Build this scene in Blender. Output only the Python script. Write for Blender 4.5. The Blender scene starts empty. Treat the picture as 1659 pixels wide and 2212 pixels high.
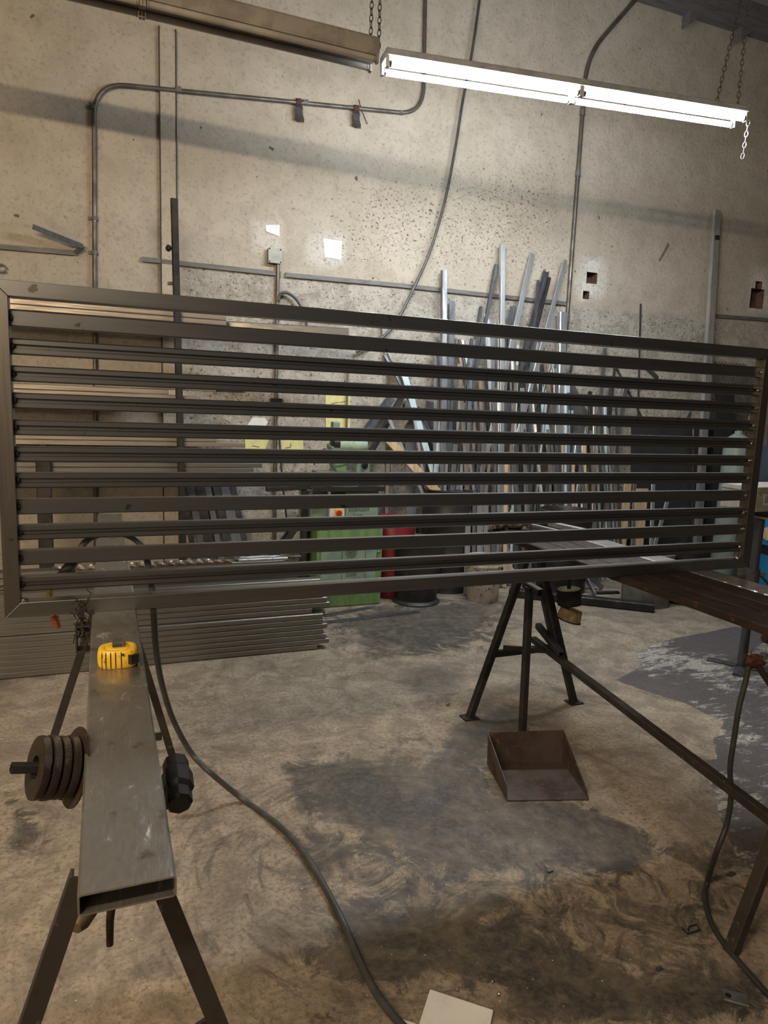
import bpy, bmesh, math, random
import numpy as np
from mathutils import Vector, Matrix
random.seed(7)
SC = bpy.context.scene
COL = SC.collection
PI = math.pi
# ------------------------------------------------------------------ camera
W, H = 1659, 2212
FPX = 1508.0
C0 = np.array([829.5, 1106.0])
CAMZ = 1.56
_ch = np.array([4622 - C0[0], 1022.3 - C0[1], FPX]); _ch /= np.linalg.norm(_ch)
_cv = np.array([451.5 - C0[0], 11040 - C0[1], FPX]); _cv -= _ch * (_ch @ _cv); _cv /= np.linalg.norm(_cv)
_n = np.cross(_cv, _ch); _n *= np.sign(_n[2])
R = np.array([_ch, _n, -_cv])
cam = bpy.data.cameras.new('camera')
cam.sensor_fit = 'AUTO'; cam.sensor_width = 36.0
cam.lens = 36.0 * FPX / H
cam.clip_start = 0.05; cam.clip_end = 100
camo = bpy.data.objects.new('camera', cam); COL.objects.link(camo)
_m = Matrix.Identity(4)
for i in range(3):
    _m[i][0] = R[i, 0]; _m[i][1] = -R[i, 1]; _m[i][2] = -R[i, 2]
_m[2][3] = CAMZ
camo.matrix_world = _m
SC.camera = camo


def at(px, py, x=None, y=None, z=None):
    """the point of the workshop seen at photo pixel (px, py) on the plane x=, y= or z="""
    d = R @ np.array([px - C0[0], py - C0[1], FPX])
    if z is not None: t = (z - CAMZ) / d[2]
    elif y is not None: t = y / d[1]
    else: t = x / d[0]
    return Vector((d[0] * t, d[1] * t, CAMZ + d[2] * t))


# ------------------------------------------------------------------ view, world, lamps out of frame
SC.view_settings.view_transform = 'Standard'
SC.view_settings.look = 'None'
SC.view_settings.gamma = 1.0
SC.view_settings.exposure = 0.28
SC.view_settings.use_curve_mapping = False
try:
    SC.cycles.use_denoising = True
    SC.cycles.max_bounces = 6
    SC.cycles.sample_clamp_indirect = 6
except Exception:
    pass
wd = bpy.data.worlds.new('world'); SC.world = wd; wd.use_nodes = True
wd.node_tree.nodes['Background'].inputs[0].default_value = (0.86, 0.88, 0.92, 1)
wd.node_tree.nodes['Background'].inputs[1].default_value = 0.06
TUBE_STRENGTH = 138.0


def area(name, loc, sx, sy, power, col, target=None):
    l = bpy.data.lights.new(name, 'AREA'); l.shape = 'RECTANGLE'
    l.size = sx; l.size_y = sy; l.energy = power; l.color = col
    o = bpy.data.objects.new(name, l); COL.objects.link(o)
    o.location = loc
    if target is not None:
        o.rotation_euler = (Vector(target) - Vector(loc)).to_track_quat('-Z', 'Y').to_euler()
    return o


# rows of shop lamps behind and beside the camera, hung at the height of the visible fixtures
area('shop_lamp_row', (-1.9, -0.2, 3.44), 2.4, 0.07, 132, (1.0, 0.80, 0.56), (-1.3, 4.4, 2.0))
area('shop_lamp_row_rear', (-3.2, -3.2, 3.45), 3.4, 0.2, 80, (1.0, 0.78, 0.52), (-0.6, 3.6, 1.4))
WY = 5.75          # wall plane

# ------------------------------------------------------------------ mesh builder


class MB:
    def __init__(s): s.v = []; s.f = []

    def add(s, vs, fs):
        o = len(s.v); s.v += [Vector(p) for p in vs]; s.f += [[o + i for i in f] for f in fs]; return s

    def box(s, a, b):
        x0, y0, z0 = [min(a[i], b[i]) for i in range(3)]; x1, y1, z1 = [max(a[i], b[i]) for i in range(3)]
        return s.add([(x0, y0, z0), (x1, y0, z0), (x1, y1, z0), (x0, y1, z0), (x0, y0, z1), (x1, y0, z1), (x1, y1, z1), (x0, y1, z1)],
                     [(0, 3, 2, 1), (4, 5, 6, 7), (0, 1, 5, 4), (1, 2, 6, 5), (2, 3, 7, 6), (3, 0, 4, 7)])

    def extr(s, prof, p0, p1, u, v, inner=None):
        """extrude closed profile [(a,b)] in axes u,v from p0 to p1"""
        p0, p1, u, v = Vector(p0), Vector(p1), Vector(u), Vector(v)
        n = len(prof)
        A = [p0 + u * a + v * b for a, b in prof]; B = [p1 + u * a + v * b for a, b in prof]
        fs = [(i, (i + 1) % n, n + (i + 1) % n, n + i) for i in range(n)]
        if inner is None:
            fs += [tuple(range(n - 1, -1, -1)), tuple(range(n, 2 * n))]
            return s.add(A + B, fs)
        C = [p0 + u * a + v * b for a, b in inner]; D = [p1 + u * a + v * b for a, b in inner]
        fs += [(2 * n + (i + 1) % n, 2 * n + i, 3 * n + i, 3 * n + (i + 1) % n) for i in range(n)]
        fs += [(i, 2 * n + i, 2 * n + (i + 1) % n, (i + 1) % n) for i in range(n)]
        fs += [(n + (i + 1) % n, 3 * n + (i + 1) % n, 3 * n + i, n + i) for i in range(n)]
        return s.add(A + B + C + D, fs)

    def bar(s, p0, p1, w, h, kind='tube', face=(0, -1, 0), t=None):
        """steel section from p0 to p1; w across, h along the direction `face`"""
        p0, p1 = Vector(p0), Vector(p1); d = (p1 - p0).normalized()
        f = Vector(face); f = (f - d * f.dot(d))
        if f.length < 1e-4: f = d.orthogonal()
        f.normalize(); u = d.cross(f).normalized()
        a, b = w / 2, h / 2
        if t is None: t = min(w, h) * 0.12
        c = min(w, h) * 0.12
        rect = [(-a + c, -b), (a - c, -b), (a, -b + c), (a, b - c), (a - c, b), (-a + c, b), (-a, b - c), (-a, -b + c)]
        if kind == 'tube':
            k = 1 - 0
            inn = [(-a + t + c * .5, -b + t), (a - t - c * .5, -b + t), (a - t, -b + t + c * .5), (a - t, b - t - c * .5), (a - t - c * .5, b - t), (-a + t + c * .5, b - t), (-a + t, b - t - c * .5), (-a + t, -b + t + c * .5)]
            return s.extr(rect, p0, p1, u, f, inn)
        if kind == 'solid': return s.extr(rect, p0, p1, u, f)
        if kind == 'angle':
            t = max(t, min(w, h) * .15)
            return s.extr([(-a, -b), (-a + t, -b), (-a + t, b - t), (a, b - t), (a, b), (-a, b)], p0, p1, u, f)
        if kind == 'channel':
            t = max(t, min(w, h) * .15)
            return s.extr([(-a, -b), (-a, b), (-a + t, b), (-a + t, -b + t), (a - t, -b + t), (a - t, b), (a, b), (a, -b)][::-1], p0, p1, u, f)
        if kind == 'round':
            return s.extr([(a * math.cos(i * PI / 6), a * math.sin(i * PI / 6)) for i in range(12)], p0, p1, u, f)
        return s

    def tube(s, pts, r, n=10, caps=True):
        P = [Vector(p) for p in pts]; m = len(P)
        rs = r if isinstance(r, (list, tuple)) else [r] * m
        prev = None; rings = []
        for i in range(m):
            d = (P[min(i + 1, m - 1)] - P[max(i - 1, 0)]).normalized()
            if prev is None: u = d.orthogonal().normalized()
            else:
                u = prev - d * prev.dot(d)
                u = u.normalized() if u.length > 1e-6 else d.orthogonal().normalized()
            prev = u; w = d.cross(u)
            rings.append([P[i] + (u * math.cos(2 * PI * k / n) + w * math.sin(2 * PI * k / n)) * rs[i] for k in range(n)])
        vs = [p for r_ in rings for p in r_]
        fs = [(i * n + k, i * n + (k + 1) % n, (i + 1) * n + (k + 1) % n, (i + 1) * n + k) for i in range(m - 1) for k in range(n)]
        if caps: fs += [tuple(range(n - 1, -1, -1)), tuple((m - 1) * n + k for k in range(n))]
        return s.add(vs, fs)

    def lathe(s, prof, c, axis=(0, 0, 1), n=24):
        """profile [(r, h)] revolved about axis through c"""
        ax = Vector(axis).normalized(); u = ax.orthogonal().normalized(); w = ax.cross(u); c = Vector(c)
        vs = []
        for r, h in prof:
            r = max(r, 1e-5)
            vs += [c + ax * h + (u * math.cos(2 * PI * k / n) + w * math.sin(2 * PI * k / n)) * r for k in range(n)]
        m = len(prof)
        fs = [(i * n + k, i * n + (k + 1) % n, (i + 1) * n + (k + 1) % n, (i + 1) * n + k) for i in range(m - 1) for k in range(n)]
        if prof[0][0] > 1e-4: fs.append(tuple(range(n - 1, -1, -1)))
        if prof[-1][0] > 1e-4: fs.append(tuple((m - 1) * n + k for k in range(n)))
        return s.add(vs, fs)

    def blob(s, c, rx, ry, rz, seed=0, amp=.15, n=14):
        rnd = random.Random(seed); ph = [rnd.uniform(0, 6.3) for _ in range(6)]
        vs = []; fs = []
        for i in range(n + 1):
            th = PI * i / n
            for k in range(n * 2):
                a = PI * k / n
                q = 1 + amp * (math.sin(3 * a + ph[0]) * math.sin(2 * th + ph[1]) + .6 * math.sin(5 * a + ph[2]) * math.sin(4 * th + ph[3]))
                vs.append(Vector(c) + Vector((rx * math.sin(th) * math.cos(a), ry * math.sin(th) * math.sin(a), rz * math.cos(th))) * q)
        N = n * 2
        fs = [(i * N + k, (i + 1) * N + k, (i + 1) * N + (k + 1) % N, i * N + (k + 1) % N) for i in range(n) for k in range(N)]
        return s.add(vs, fs)


ORIG = {}


def obj(name, mb, mat, parent=None, smooth=False, bevel=0, recenter=True):
    """link the builder's faces as one mesh object; vertices are given in workshop coordinates"""
    base = ORIG.get(parent.name, Vector((0, 0, 0))) if parent else None
    vs = mb.v
    if parent is None:
        if vs:
            mn = Vector((min(p[0] for p in vs), min(p[1] for p in vs), min(p[2] for p in vs)))
            mx = Vector((max(p[0] for p in vs), max(p[1] for p in vs), max(p[2] for p in vs)))
            base = Vector(((mn[0] + mx[0]) / 2, (mn[1] + mx[1]) / 2, mn[2])) if recenter else Vector((0, 0, 0))
        else: base = Vector((0, 0, 0))
    me = bpy.data.meshes.new(name)
    me.from_pydata([tuple(p - base) for p in vs], [], mb.f)
    me.update()
    bm = bmesh.new(); bm.from_mesh(me)
    bmesh.ops.remove_doubles(bm, verts=bm.verts, dist=1e-6)
    bmesh.ops.recalc_face_normals(bm, faces=bm.faces)
    bm.to_mesh(me); bm.free()
    if mat: me.materials.append(mat)
    if smooth:
        for p in me.polygons: p.use_smooth = True
        try: me.set_sharp_from_angle(angle=math.radians(40))
        except Exception: pass
    o = bpy.data.objects.new(name, me); COL.objects.link(o)
    if parent: o.parent = parent; ORIG[o.name] = base
    else: o.location = base; ORIG[o.name] = base
    if bevel:
        b = o.modifiers.new('edge', 'BEVEL'); b.width = bevel; b.segments = 2; b.limit_method = 'ANGLE'; b.angle_limit = math.radians(40)
    return o


def tag(o, label=None, cat=None, group=None, kind=None):
    if label: o['label'] = label
    if cat: o['category'] = cat
    if group: o['group'] = group
    if kind: o['kind'] = kind
    return o


def thing(name, label, cat, loc, group=None):
    o = bpy.data.objects.new(name, None); COL.objects.link(o); o.location = loc
    o.empty_display_size = .1
    ORIG[o.name] = Vector(loc)
    return tag(o, label, cat, group)


def text_mesh(name, s, size, depth, origin, u, v, mat, parent):
    """raised lettering: u = reading direction, v = up"""
    cu = bpy.data.curves.new(name, 'FONT'); cu.body = s; cu.size = size; cu.extrude = depth; cu.align_x = 'CENTER'; cu.align_y = 'CENTER'
    tmp = bpy.data.objects.new(name + '_tmp', cu); COL.objects.link(tmp)
    dg = bpy.context.evaluated_depsgraph_get()
    me = bpy.data.meshes.new_from_object(tmp.evaluated_get(dg))
    bpy.data.objects.remove(tmp); bpy.data.curves.remove(cu)
    u, v, o = Vector(u).normalized(), Vector(v).normalized(), Vector(origin); w = u.cross(v)
    mb = MB(); mb.v = [o + u * p.co.x + v * p.co.y + w * p.co.z for p in me.vertices]; mb.f = [list(p.vertices) for p in me.polygons]
    bpy.data.meshes.remove(me)
    return obj(name, mb, mat, parent)


# ------------------------------------------------------------------ materials


def newmat(name):
    m = bpy.data.materials.new(name); m.use_nodes = True
    nt = m.node_tree; b = nt.nodes['Principled BSDF']
    return m, nt, b


def node(nt, typ, **kw):
    n = nt.nodes.new(typ)
    for k, v in kw.items():
        if k in ('inputs',):
            for a, c in v.items(): n.inputs[a].default_value = c
        else: setattr(n, k, v)
    return n


def noise(nt, vec, scale, detail=4, rough=.6, dist=0):
    n = node(nt, 'ShaderNodeTexNoise'); n.inputs['Scale'].default_value = scale; n.inputs['Detail'].default_value = detail
    n.inputs['Roughness'].default_value = rough; n.inputs['Distortion'].default_value = dist
    nt.links.new(vec, n.inputs['Vector']); return n.outputs['Fac']


def ramp(nt, fac, lo, hi, a=0.0, b=1.0):
    n = node(nt, 'ShaderNodeMapRange'); n.clamp = True; n.interpolation_type = 'SMOOTHSTEP'
    n.inputs['From Min'].default_value = lo; n.inputs['From Max'].default_value = hi
    n.inputs['To Min'].default_value = a; n.inputs['To Max'].default_value = b
    nt.links.new(fac, n.inputs['Value']); return n.outputs['Result']


def mix(nt, fac, a, b, mode='MIX'):
    n = node(nt, 'ShaderNodeMix', data_type='RGBA', blend_type=mode)
    for key, val in ((0, fac), (6, a), (7, b)):
        if hasattr(val, 'is_output') or hasattr(val, 'links'): nt.links.new(val, n.inputs[key])
        elif key == 0: n.inputs[0].default_value = val
        else: n.inputs[key].default_value = (*val, 1)
    return n.outputs[2]


def mth(nt, op, a, b=None):
    n = node(nt, 'ShaderNodeMath', operation=op)
    for i, val in enumerate((a, b)):
        if val is None: continue
        if hasattr(val, 'links'): nt.links.new(val, n.inputs[i])
        else: n.inputs[i].default_value = val
    return n.outputs[0]


def vec(nt, scale=(1, 1, 1), coord='Object'):
    tc = node(nt, 'ShaderNodeTexCoord'); mp = node(nt, 'ShaderNodeMapping')
    mp.inputs['Scale'].default_value = scale
    nt.links.new(tc.outputs[coord], mp.inputs['Vector']); return mp.outputs[0]


def bump(nt, b, height, strength=.3, dist=.01):
    n = node(nt, 'ShaderNodeBump'); n.inputs['Strength'].default_value = strength; n.inputs['Distance'].default_value = dist
    nt.links.new(height, n.inputs['Height']); nt.links.new(n.outputs[0], b.inputs['Normal'])


def M(name, col, col2=None, rough=.6, rough2=None, metal=0.0, scale=8, lo=.4, hi=.65, stretch=(1, 1, 1), spots=None, spot_lo=.62, spot_scale=40, bmp=0, bscale=80, spec=.5):
    m, nt, b = newmat(name)
    v = vec(nt, stretch)
    n1 = noise(nt, v, scale, 6, .65, .3)
    k = ramp(nt, n1, lo, hi)
    c = mix(nt, k, col, col2 if col2 else tuple(x * .75 for x in col))
    if spots:
        n2 = noise(nt, vec(nt), spot_scale, 3, .6)
        k2 = ramp(nt, n2, spot_lo, spot_lo + .06)
        c = mix(nt, k2, c, spots)
    nt.links.new(c, b.inputs['Base Color'])
    b.inputs['Metallic'].default_value = metal
    b.inputs['Specular IOR Level'].default_value = spec
    if rough2 is not None:
        nt.links.new(ramp(nt, n1, lo, hi, rough, rough2), b.inputs['Roughness'])
    else: b.inputs['Roughness'].default_value = rough
    if bmp: bump(nt, b, noise(nt, v, bscale, 4, .6), bmp, .004)
    return m


m_mill = M('mill_steel', (.24, .237, .234), (.165, .163, .16), rough=.31, rough2=.40, metal=.97, scale=2.2, lo=.3, hi=.75, stretch=(1, 16, 16), spots=(.09, .085, .08), spot_lo=.68, spot_scale=22)
m_millv = M('mill_steel_upright', (.21, .19, .17), (.15, .135, .12), rough=.34, rough2=.44, metal=1.0, scale=3, stretch=(40, 40, 1), spots=(.09, .07, .06), spot_lo=.67, spot_scale=22)
m_slat = M('slat_steel', (.22, .218, .216), (.15, .149, .147), rough=.31, rough2=.40, metal=.97, scale=2.2, lo=.3, hi=.75, stretch=(1, 18, 18), spots=(.07, .068, .066), spot_lo=.68, spot_scale=24)
m_beam = None
m_dark = M('dark_steel', (.036, .033, .031), (.02, .019, .018), rough=.5, rough2=.7, metal=.4, scale=9, spots=(.09, .06, .04), spot_lo=.66)
m_legs = M('leg_steel_brown', (.055, .046, .038), (.034, .029, .025), rough=.5, rough2=.7, metal=.45, scale=7, spots=(.12, .085, .06), spot_lo=.63)
m_rust = M('rusty_steel', (.055, .036, .028), (.03, .021, .017), rough=.45, rough2=.65, metal=.45, scale=6, stretch=(3, 1, 3), spots=(.11, .06, .035), spot_lo=.62)
m_rustpan = M('rusty_sheet', (.10, .075, .065), (.055, .035, .028), rough=.55, rough2=.75, metal=.3, scale=5, spots=(.15, .08, .05), spot_lo=.6)
m_galv = M('bright_steel', (.72, .74, .77), (.50, .52, .55), rough=.3, rough2=.45, metal=.8, scale=2.5, stretch=(10, 10, 1), spots=(.2, .2, .2), spot_lo=.7, spot_scale=24)
m_grey = M('grey_steel', (.30, .31, .33), (.19, .20, .215), rough=.38, rough2=.5, metal=.75, scale=2.5, stretch=(10, 10, 1), spots=(.12, .11, .1), spot_lo=.68, spot_scale=24)
m_slate = M('dark_grey_steel', (.12, .125, .135), (.075, .08, .085), rough=.42, rough2=.55, metal=.6, scale=2.5, stretch=(10, 10, 1), spots=(.06, .05, .05), spot_lo=.68)
m_brownbar = M('browned_steel', (.27, .21, .16), (.15, .12, .10), rough=.5, rough2=.65, metal=.4, scale=2.5, stretch=(8, 8, 1))
m_paleblue = M('pale_blue_steel', (.56, .67, .72), (.45, .56, .62), rough=.45, metal=.25, scale=3, spots=(.3, .33, .34), spot_lo=.68)
m_stack = M('stock_tube_steel', (.30, .285, .26), (.20, .19, .175), rough=.34, rough2=.48, metal=.8, scale=2, stretch=(1, 18, 18), spots=(.12, .1, .08), spot_lo=.7)
m_rackt = M('rack_tube_steel', (.44, .39, .33), (.29, .25, .21), rough=.36, rough2=.5, metal=.7, scale=2, stretch=(1, 18, 18), spots=(.2, .16, .12), spot_lo=.7)
m_wood = M('pale_wood', (.58, .43, .28), (.42, .29, .17), rough=.7, scale=2.5, stretch=(12, 12, 1), spots=(.25, .16, .1), spot_lo=.7)
m_wood2 = M('yellow_wood', (.56, .40, .17), (.42, .29, .12), rough=.7, scale=2.5, stretch=(12, 12, 1))
m_conduit = M('conduit_grey', (.17, .155, .135), (.105, .096, .085), rough=.4, rough2=.55, metal=.6, scale=6)
m_condlt = M('strip_grey', (.17, .165, .155), (.11, .105, .10), rough=.6, metal=.2, scale=6, stretch=(1, 6, 6))
m_black = M('black_rubber', (.022, .022, .023), (.035, .034, .033), rough=.5, scale=12)
m_cable = M('cable_rubber', (.05, .05, .047), (.085, .08, .07), rough=.42, scale=10)
m_white = M('white_enamel', (.62, .61, .58), (.45, .42, .37), rough=.45, scale=7, spots=(.3, .25, .2), spot_lo=.66)
m_fixhouse = M('fixture_enamel', (.42, .43, .44), (.30, .31, .32), rough=.55, scale=7)
m_dusty = M('dusty_enamel', (.27, .24, .20), (.19, .165, .14), rough=.6, scale=7)
m_deadtube = M('unlit_tube_glass', (.36, .33, .29), (.28, .25, .22), rough=.25, scale=4, spec=.6)
m_chain = M('chain_steel', (.14, .13, .12), (.09, .085, .08), rough=.5, metal=.6, scale=20)
m_chainlt = M('bright_chain_steel', (.7, .7, .68), (.5, .5, .48), rough=.3, metal=.7, scale=20)
m_green = M('machine_green', (.17, .28, .10), (.11, .20, .07), rough=.5, rough2=.65, scale=5, stretch=(3, 3, 1), spots=(.06, .09, .05), spot_lo=.66)
m_greengrey = M('machine_grey_green', (.22, .31, .24), (.15, .22, .17), rough=.45, rough2=.6, scale=5, spots=(.07, .09, .07), spot_lo=.66)
m_greendk = M('machine_letter_green', (.10, .15, .11), (.07, .11, .08), rough=.5)
m_mint = M('motor_mint', (.42, .58, .46), (.28, .42, .32), rough=.35, rough2=.5, scale=5, spots=(.14, .16, .12), spot_lo=.64)
m_red = M('red_paint', (.20, .012, .02), (.13, .008, .013), rough=.45, scale=5)
m_redknob = M('red_plastic', (.55, .05, .03), (.42, .03, .02), rough=.35)
m_yellow = M('yellow_plastic', (.80, .50, .03), (.66, .38, .02), rough=.4, scale=9, spots=(.22, .13, .02), spot_lo=.64, spot_scale=50)
m_tapeblk = M('black_plastic', (.012, .012, .013), (.02, .02, .02), rough=.25)
m_chrome = M('worn_chrome', (.55, .53, .5), (.4, .38, .35), rough=.22, metal=.95)
m_paper = M('white_paper', (.80, .82, .84), (.72, .74, .76), rough=.8, scale=9)
m_note = M('yellow_paper', (.74, .70, .34), (.64, .60, .28), rough=.8, scale=9)
m_ink = M('dark_ink', (.10, .08, .06), rough=.8)
m_redink = M('red_ink', (.45, .08, .05), rough=.8)
m_bucket = M('stained_white_plastic', (.62, .57, .47), (.22, .17, .14), rough=.6, scale=7, lo=.48, hi=.72, spots=(.12, .09, .07), spot_lo=.6, spot_scale=30)
m_glove = M('work_glove_leather', (.36, .27, .17), (.16, .12, .085), rough=.85, scale=14, lo=.4, hi=.6)
m_drum = M('dark_drum_steel', (.05, .048, .045), (.028, .028, .028), rough=.42, rough2=.6, metal=.5, scale=4, spots=(.08, .08, .075), spot_lo=.64)
m_copper = M('copper', (.60, .25, .13), (.40, .16, .08), rough=.32, metal=.9, scale=12)
m_copperold = M('rusty_copper_wire', (.13, .05, .037), (.075, .032, .025), rough=.55, metal=.4, scale=14)
m_brass = M('brass', (.55, .42, .18), (.4, .3, .12), rough=.3, metal=.9)
m_cyl = M('cylinder_grey_green', (.22, .27, .25), (.17, .21, .20), rough=.4, scale=3, spots=(.4, .4, .38), spot_lo=.72)
m_cover = M('box_cover_grey', (.40, .40, .34), (.29, .29, .25), rough=.5, scale=9)
m_blue = M('welder_blue', (.02, .19, .36), (.015, .14, .28), rough=.4, scale=4)
m_navy = M('slate_blue_paint', (.06, .075, .11), (.045, .055, .08), rough=.55, scale=4, bmp=.05)
m_boxbeige = M('beige_box_paint', (.46, .42, .36), (.36, .32, .27), rough=.6, scale=6, spots=(.25, .21, .17), spot_lo=.66)
m_plate = M('dark_plate_steel', (.055, .058, .062), (.04, .042, .045), rough=.5, rough2=.62, metal=.5, scale=2)
m_sheetgrey = M('grey_sheet', (.12, .12, .12), (.09, .09, .09), rough=.55, metal=.3, scale=3)
m_conc = M('cast_concrete', (.22, .215, .19), (.14, .14, .125), rough=.85, scale=8, spots=(.3, .29, .26), spot_lo=.66)
m_tan = M('tan_abrasive', (.36, .28, .15), (.22, .17, .09), rough=.8, scale=20, stretch=(3, 3, .5))
m_hammer = M('black_forged_steel', (.03, .03, .031), (.02, .02, .02), rough=.42, metal=.4, scale=10)
m_hickory = M('worn_hickory', (.22, .16, .08), (.10, .075, .04), rough=.55, scale=4)
m_rag = M('red_brown_rag', (.09, .035, .03), (.05, .02, .018), rough=.9, scale=14)
m_tape = M('dark_tape', (.05, .04, .038), (.03, .025, .024), rough=.7)
m_hole = M('brown_cavity', (.13, .07, .045), (.07, .04, .028), rough=.9, scale=9)
m_tile = M('white_foam', (.93, .93, .93), (.78, .78, .80), rough=.75, scale=9, lo=.45, hi=.75)
m_timber = M('dark_roof_timber', (.16, .15, .15), (.11, .105, .105), rough=.8, scale=4, stretch=(1, 8, 8))


def make_beam_mat():
    m, nt, b = newmat('brushed_beam_steel')
    v = vec(nt)
    sw = noise(nt, vec(nt, (1, .45, 1)), 7, 5, .6, 1.6)
    fine = noise(nt, vec(nt, (30, 4, 30)), 8, 3, .6)
    c = mix(nt, ramp(nt, sw, .4, .68), (.36, .34, .31), (.50, .49, .47))
    c = mix(nt, ramp(nt, noise(nt, v, 14, 4, .6), .58, .72), c, (.20, .16, .125))
    scr = mth(nt, 'MULTIPLY', ramp(nt, noise(nt, vec(nt, (1.6, .7, 1)), 9, 4, .6, 2.0), .60, .72), ramp(nt, fine, .35, .6, .4, 1))
    c = mix(nt, scr, c, (.95, .95, .95))
    nt.links.new(c, b.inputs['Base Color'])
    b.inputs['Metallic'].default_value = .9
    r = mth(nt, 'ADD', ramp(nt, sw, .38, .7, .40, .22), ramp(nt, fine, .3, .7, 0, .08))
    nt.links.new(r, b.inputs['Roughness'])
    bump(nt, b, mth(nt, 'ADD', sw, mth(nt, 'MULTIPLY', fine, .12)),   .22, .010)
    return m


m_beam = make_beam_mat()
m_shiny = M('polished_top_steel', (.82, .82, .82), (.55, .54, .53), rough=.24, rough2=.36, metal=.9, scale=3, stretch=(.4, 5, .4))


def make_lit():
    m, nt, b = newmat('lit_tube')
    e = node(nt, 'ShaderNodeEmission'); e.inputs[0].default_value = (.90, .96, 1.0, 1); e.inputs[1].default_value = TUBE_STRENGTH
    nt.links.new(e.outputs[0], nt.nodes['Material Output'].inputs[0]); return m


m_lit = make_lit()
# ------------------------------------------------------------------ masks drawn on floor and wall


def sdf(P, poly):
    """signed distance, negative inside; P (n,2)"""
    Q = np.array(poly); n = len(Q); d = np.full(len(P), 1e9); ins = np.zeros(len(P), bool)
    for i in range(n):
        a, b = Q[i], Q[(i + 1) % n]; e = b - a; w = P - a
        t = np.clip((w @ e) / max(e @ e, 1e-9), 0, 1)
        d = np.minimum(d, np.linalg.norm(w - t[:, None] * e, axis=1))
        c = (a[1] > P[:, 1]) != (b[1] > P[:, 1])
        with np.errstate(divide='ignore', invalid='ignore'):
            ins ^= c & (P[:, 0] < (b[0] - a[0]) * (P[:, 1] - a[1]) / (b[1] - a[1]) + a[0])
    return np.where(ins, -d, d)


def soft(d, w): return np.clip(.5 - d / (2 * w), 0, 1)


def grid(xs, ys, f, skip=None):
    mb = MB(); nx = len(xs)
    mb.v = [Vector(f(x, y)) for y in ys for x in xs]
    for j in range(len(ys) - 1):
        for i in range(nx - 1):
            if skip and skip((xs[i] + xs[i + 1]) / 2, (ys[j] + ys[j + 1]) / 2): continue
            mb.f.append([j * nx + i, j * nx + i + 1, (j + 1) * nx + i + 1, (j + 1) * nx + i])
    return mb


def mesh_with_mask(name, mb, mat, masks):
    me = bpy.data.meshes.new(name); me.from_pydata([tuple(p) for p in mb.v], [], mb.f); me.update()
    a = me.color_attributes.new('mask', 'FLOAT_COLOR', 'POINT')
    a.data.foreach_set('color', masks.astype(np.float32).ravel())
    me.materials.append(mat)
    o = bpy.data.objects.new(name, me); COL.objects.link(o); o['kind'] = 'structure'; return o


def fl(*pts): return [tuple(at(x, y, z=0)[:2]) for x, y in pts]
def wl(*pts): return [(at(x, y, y=WY)[0], at(x, y, y=WY)[2]) for x, y in pts]


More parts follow.
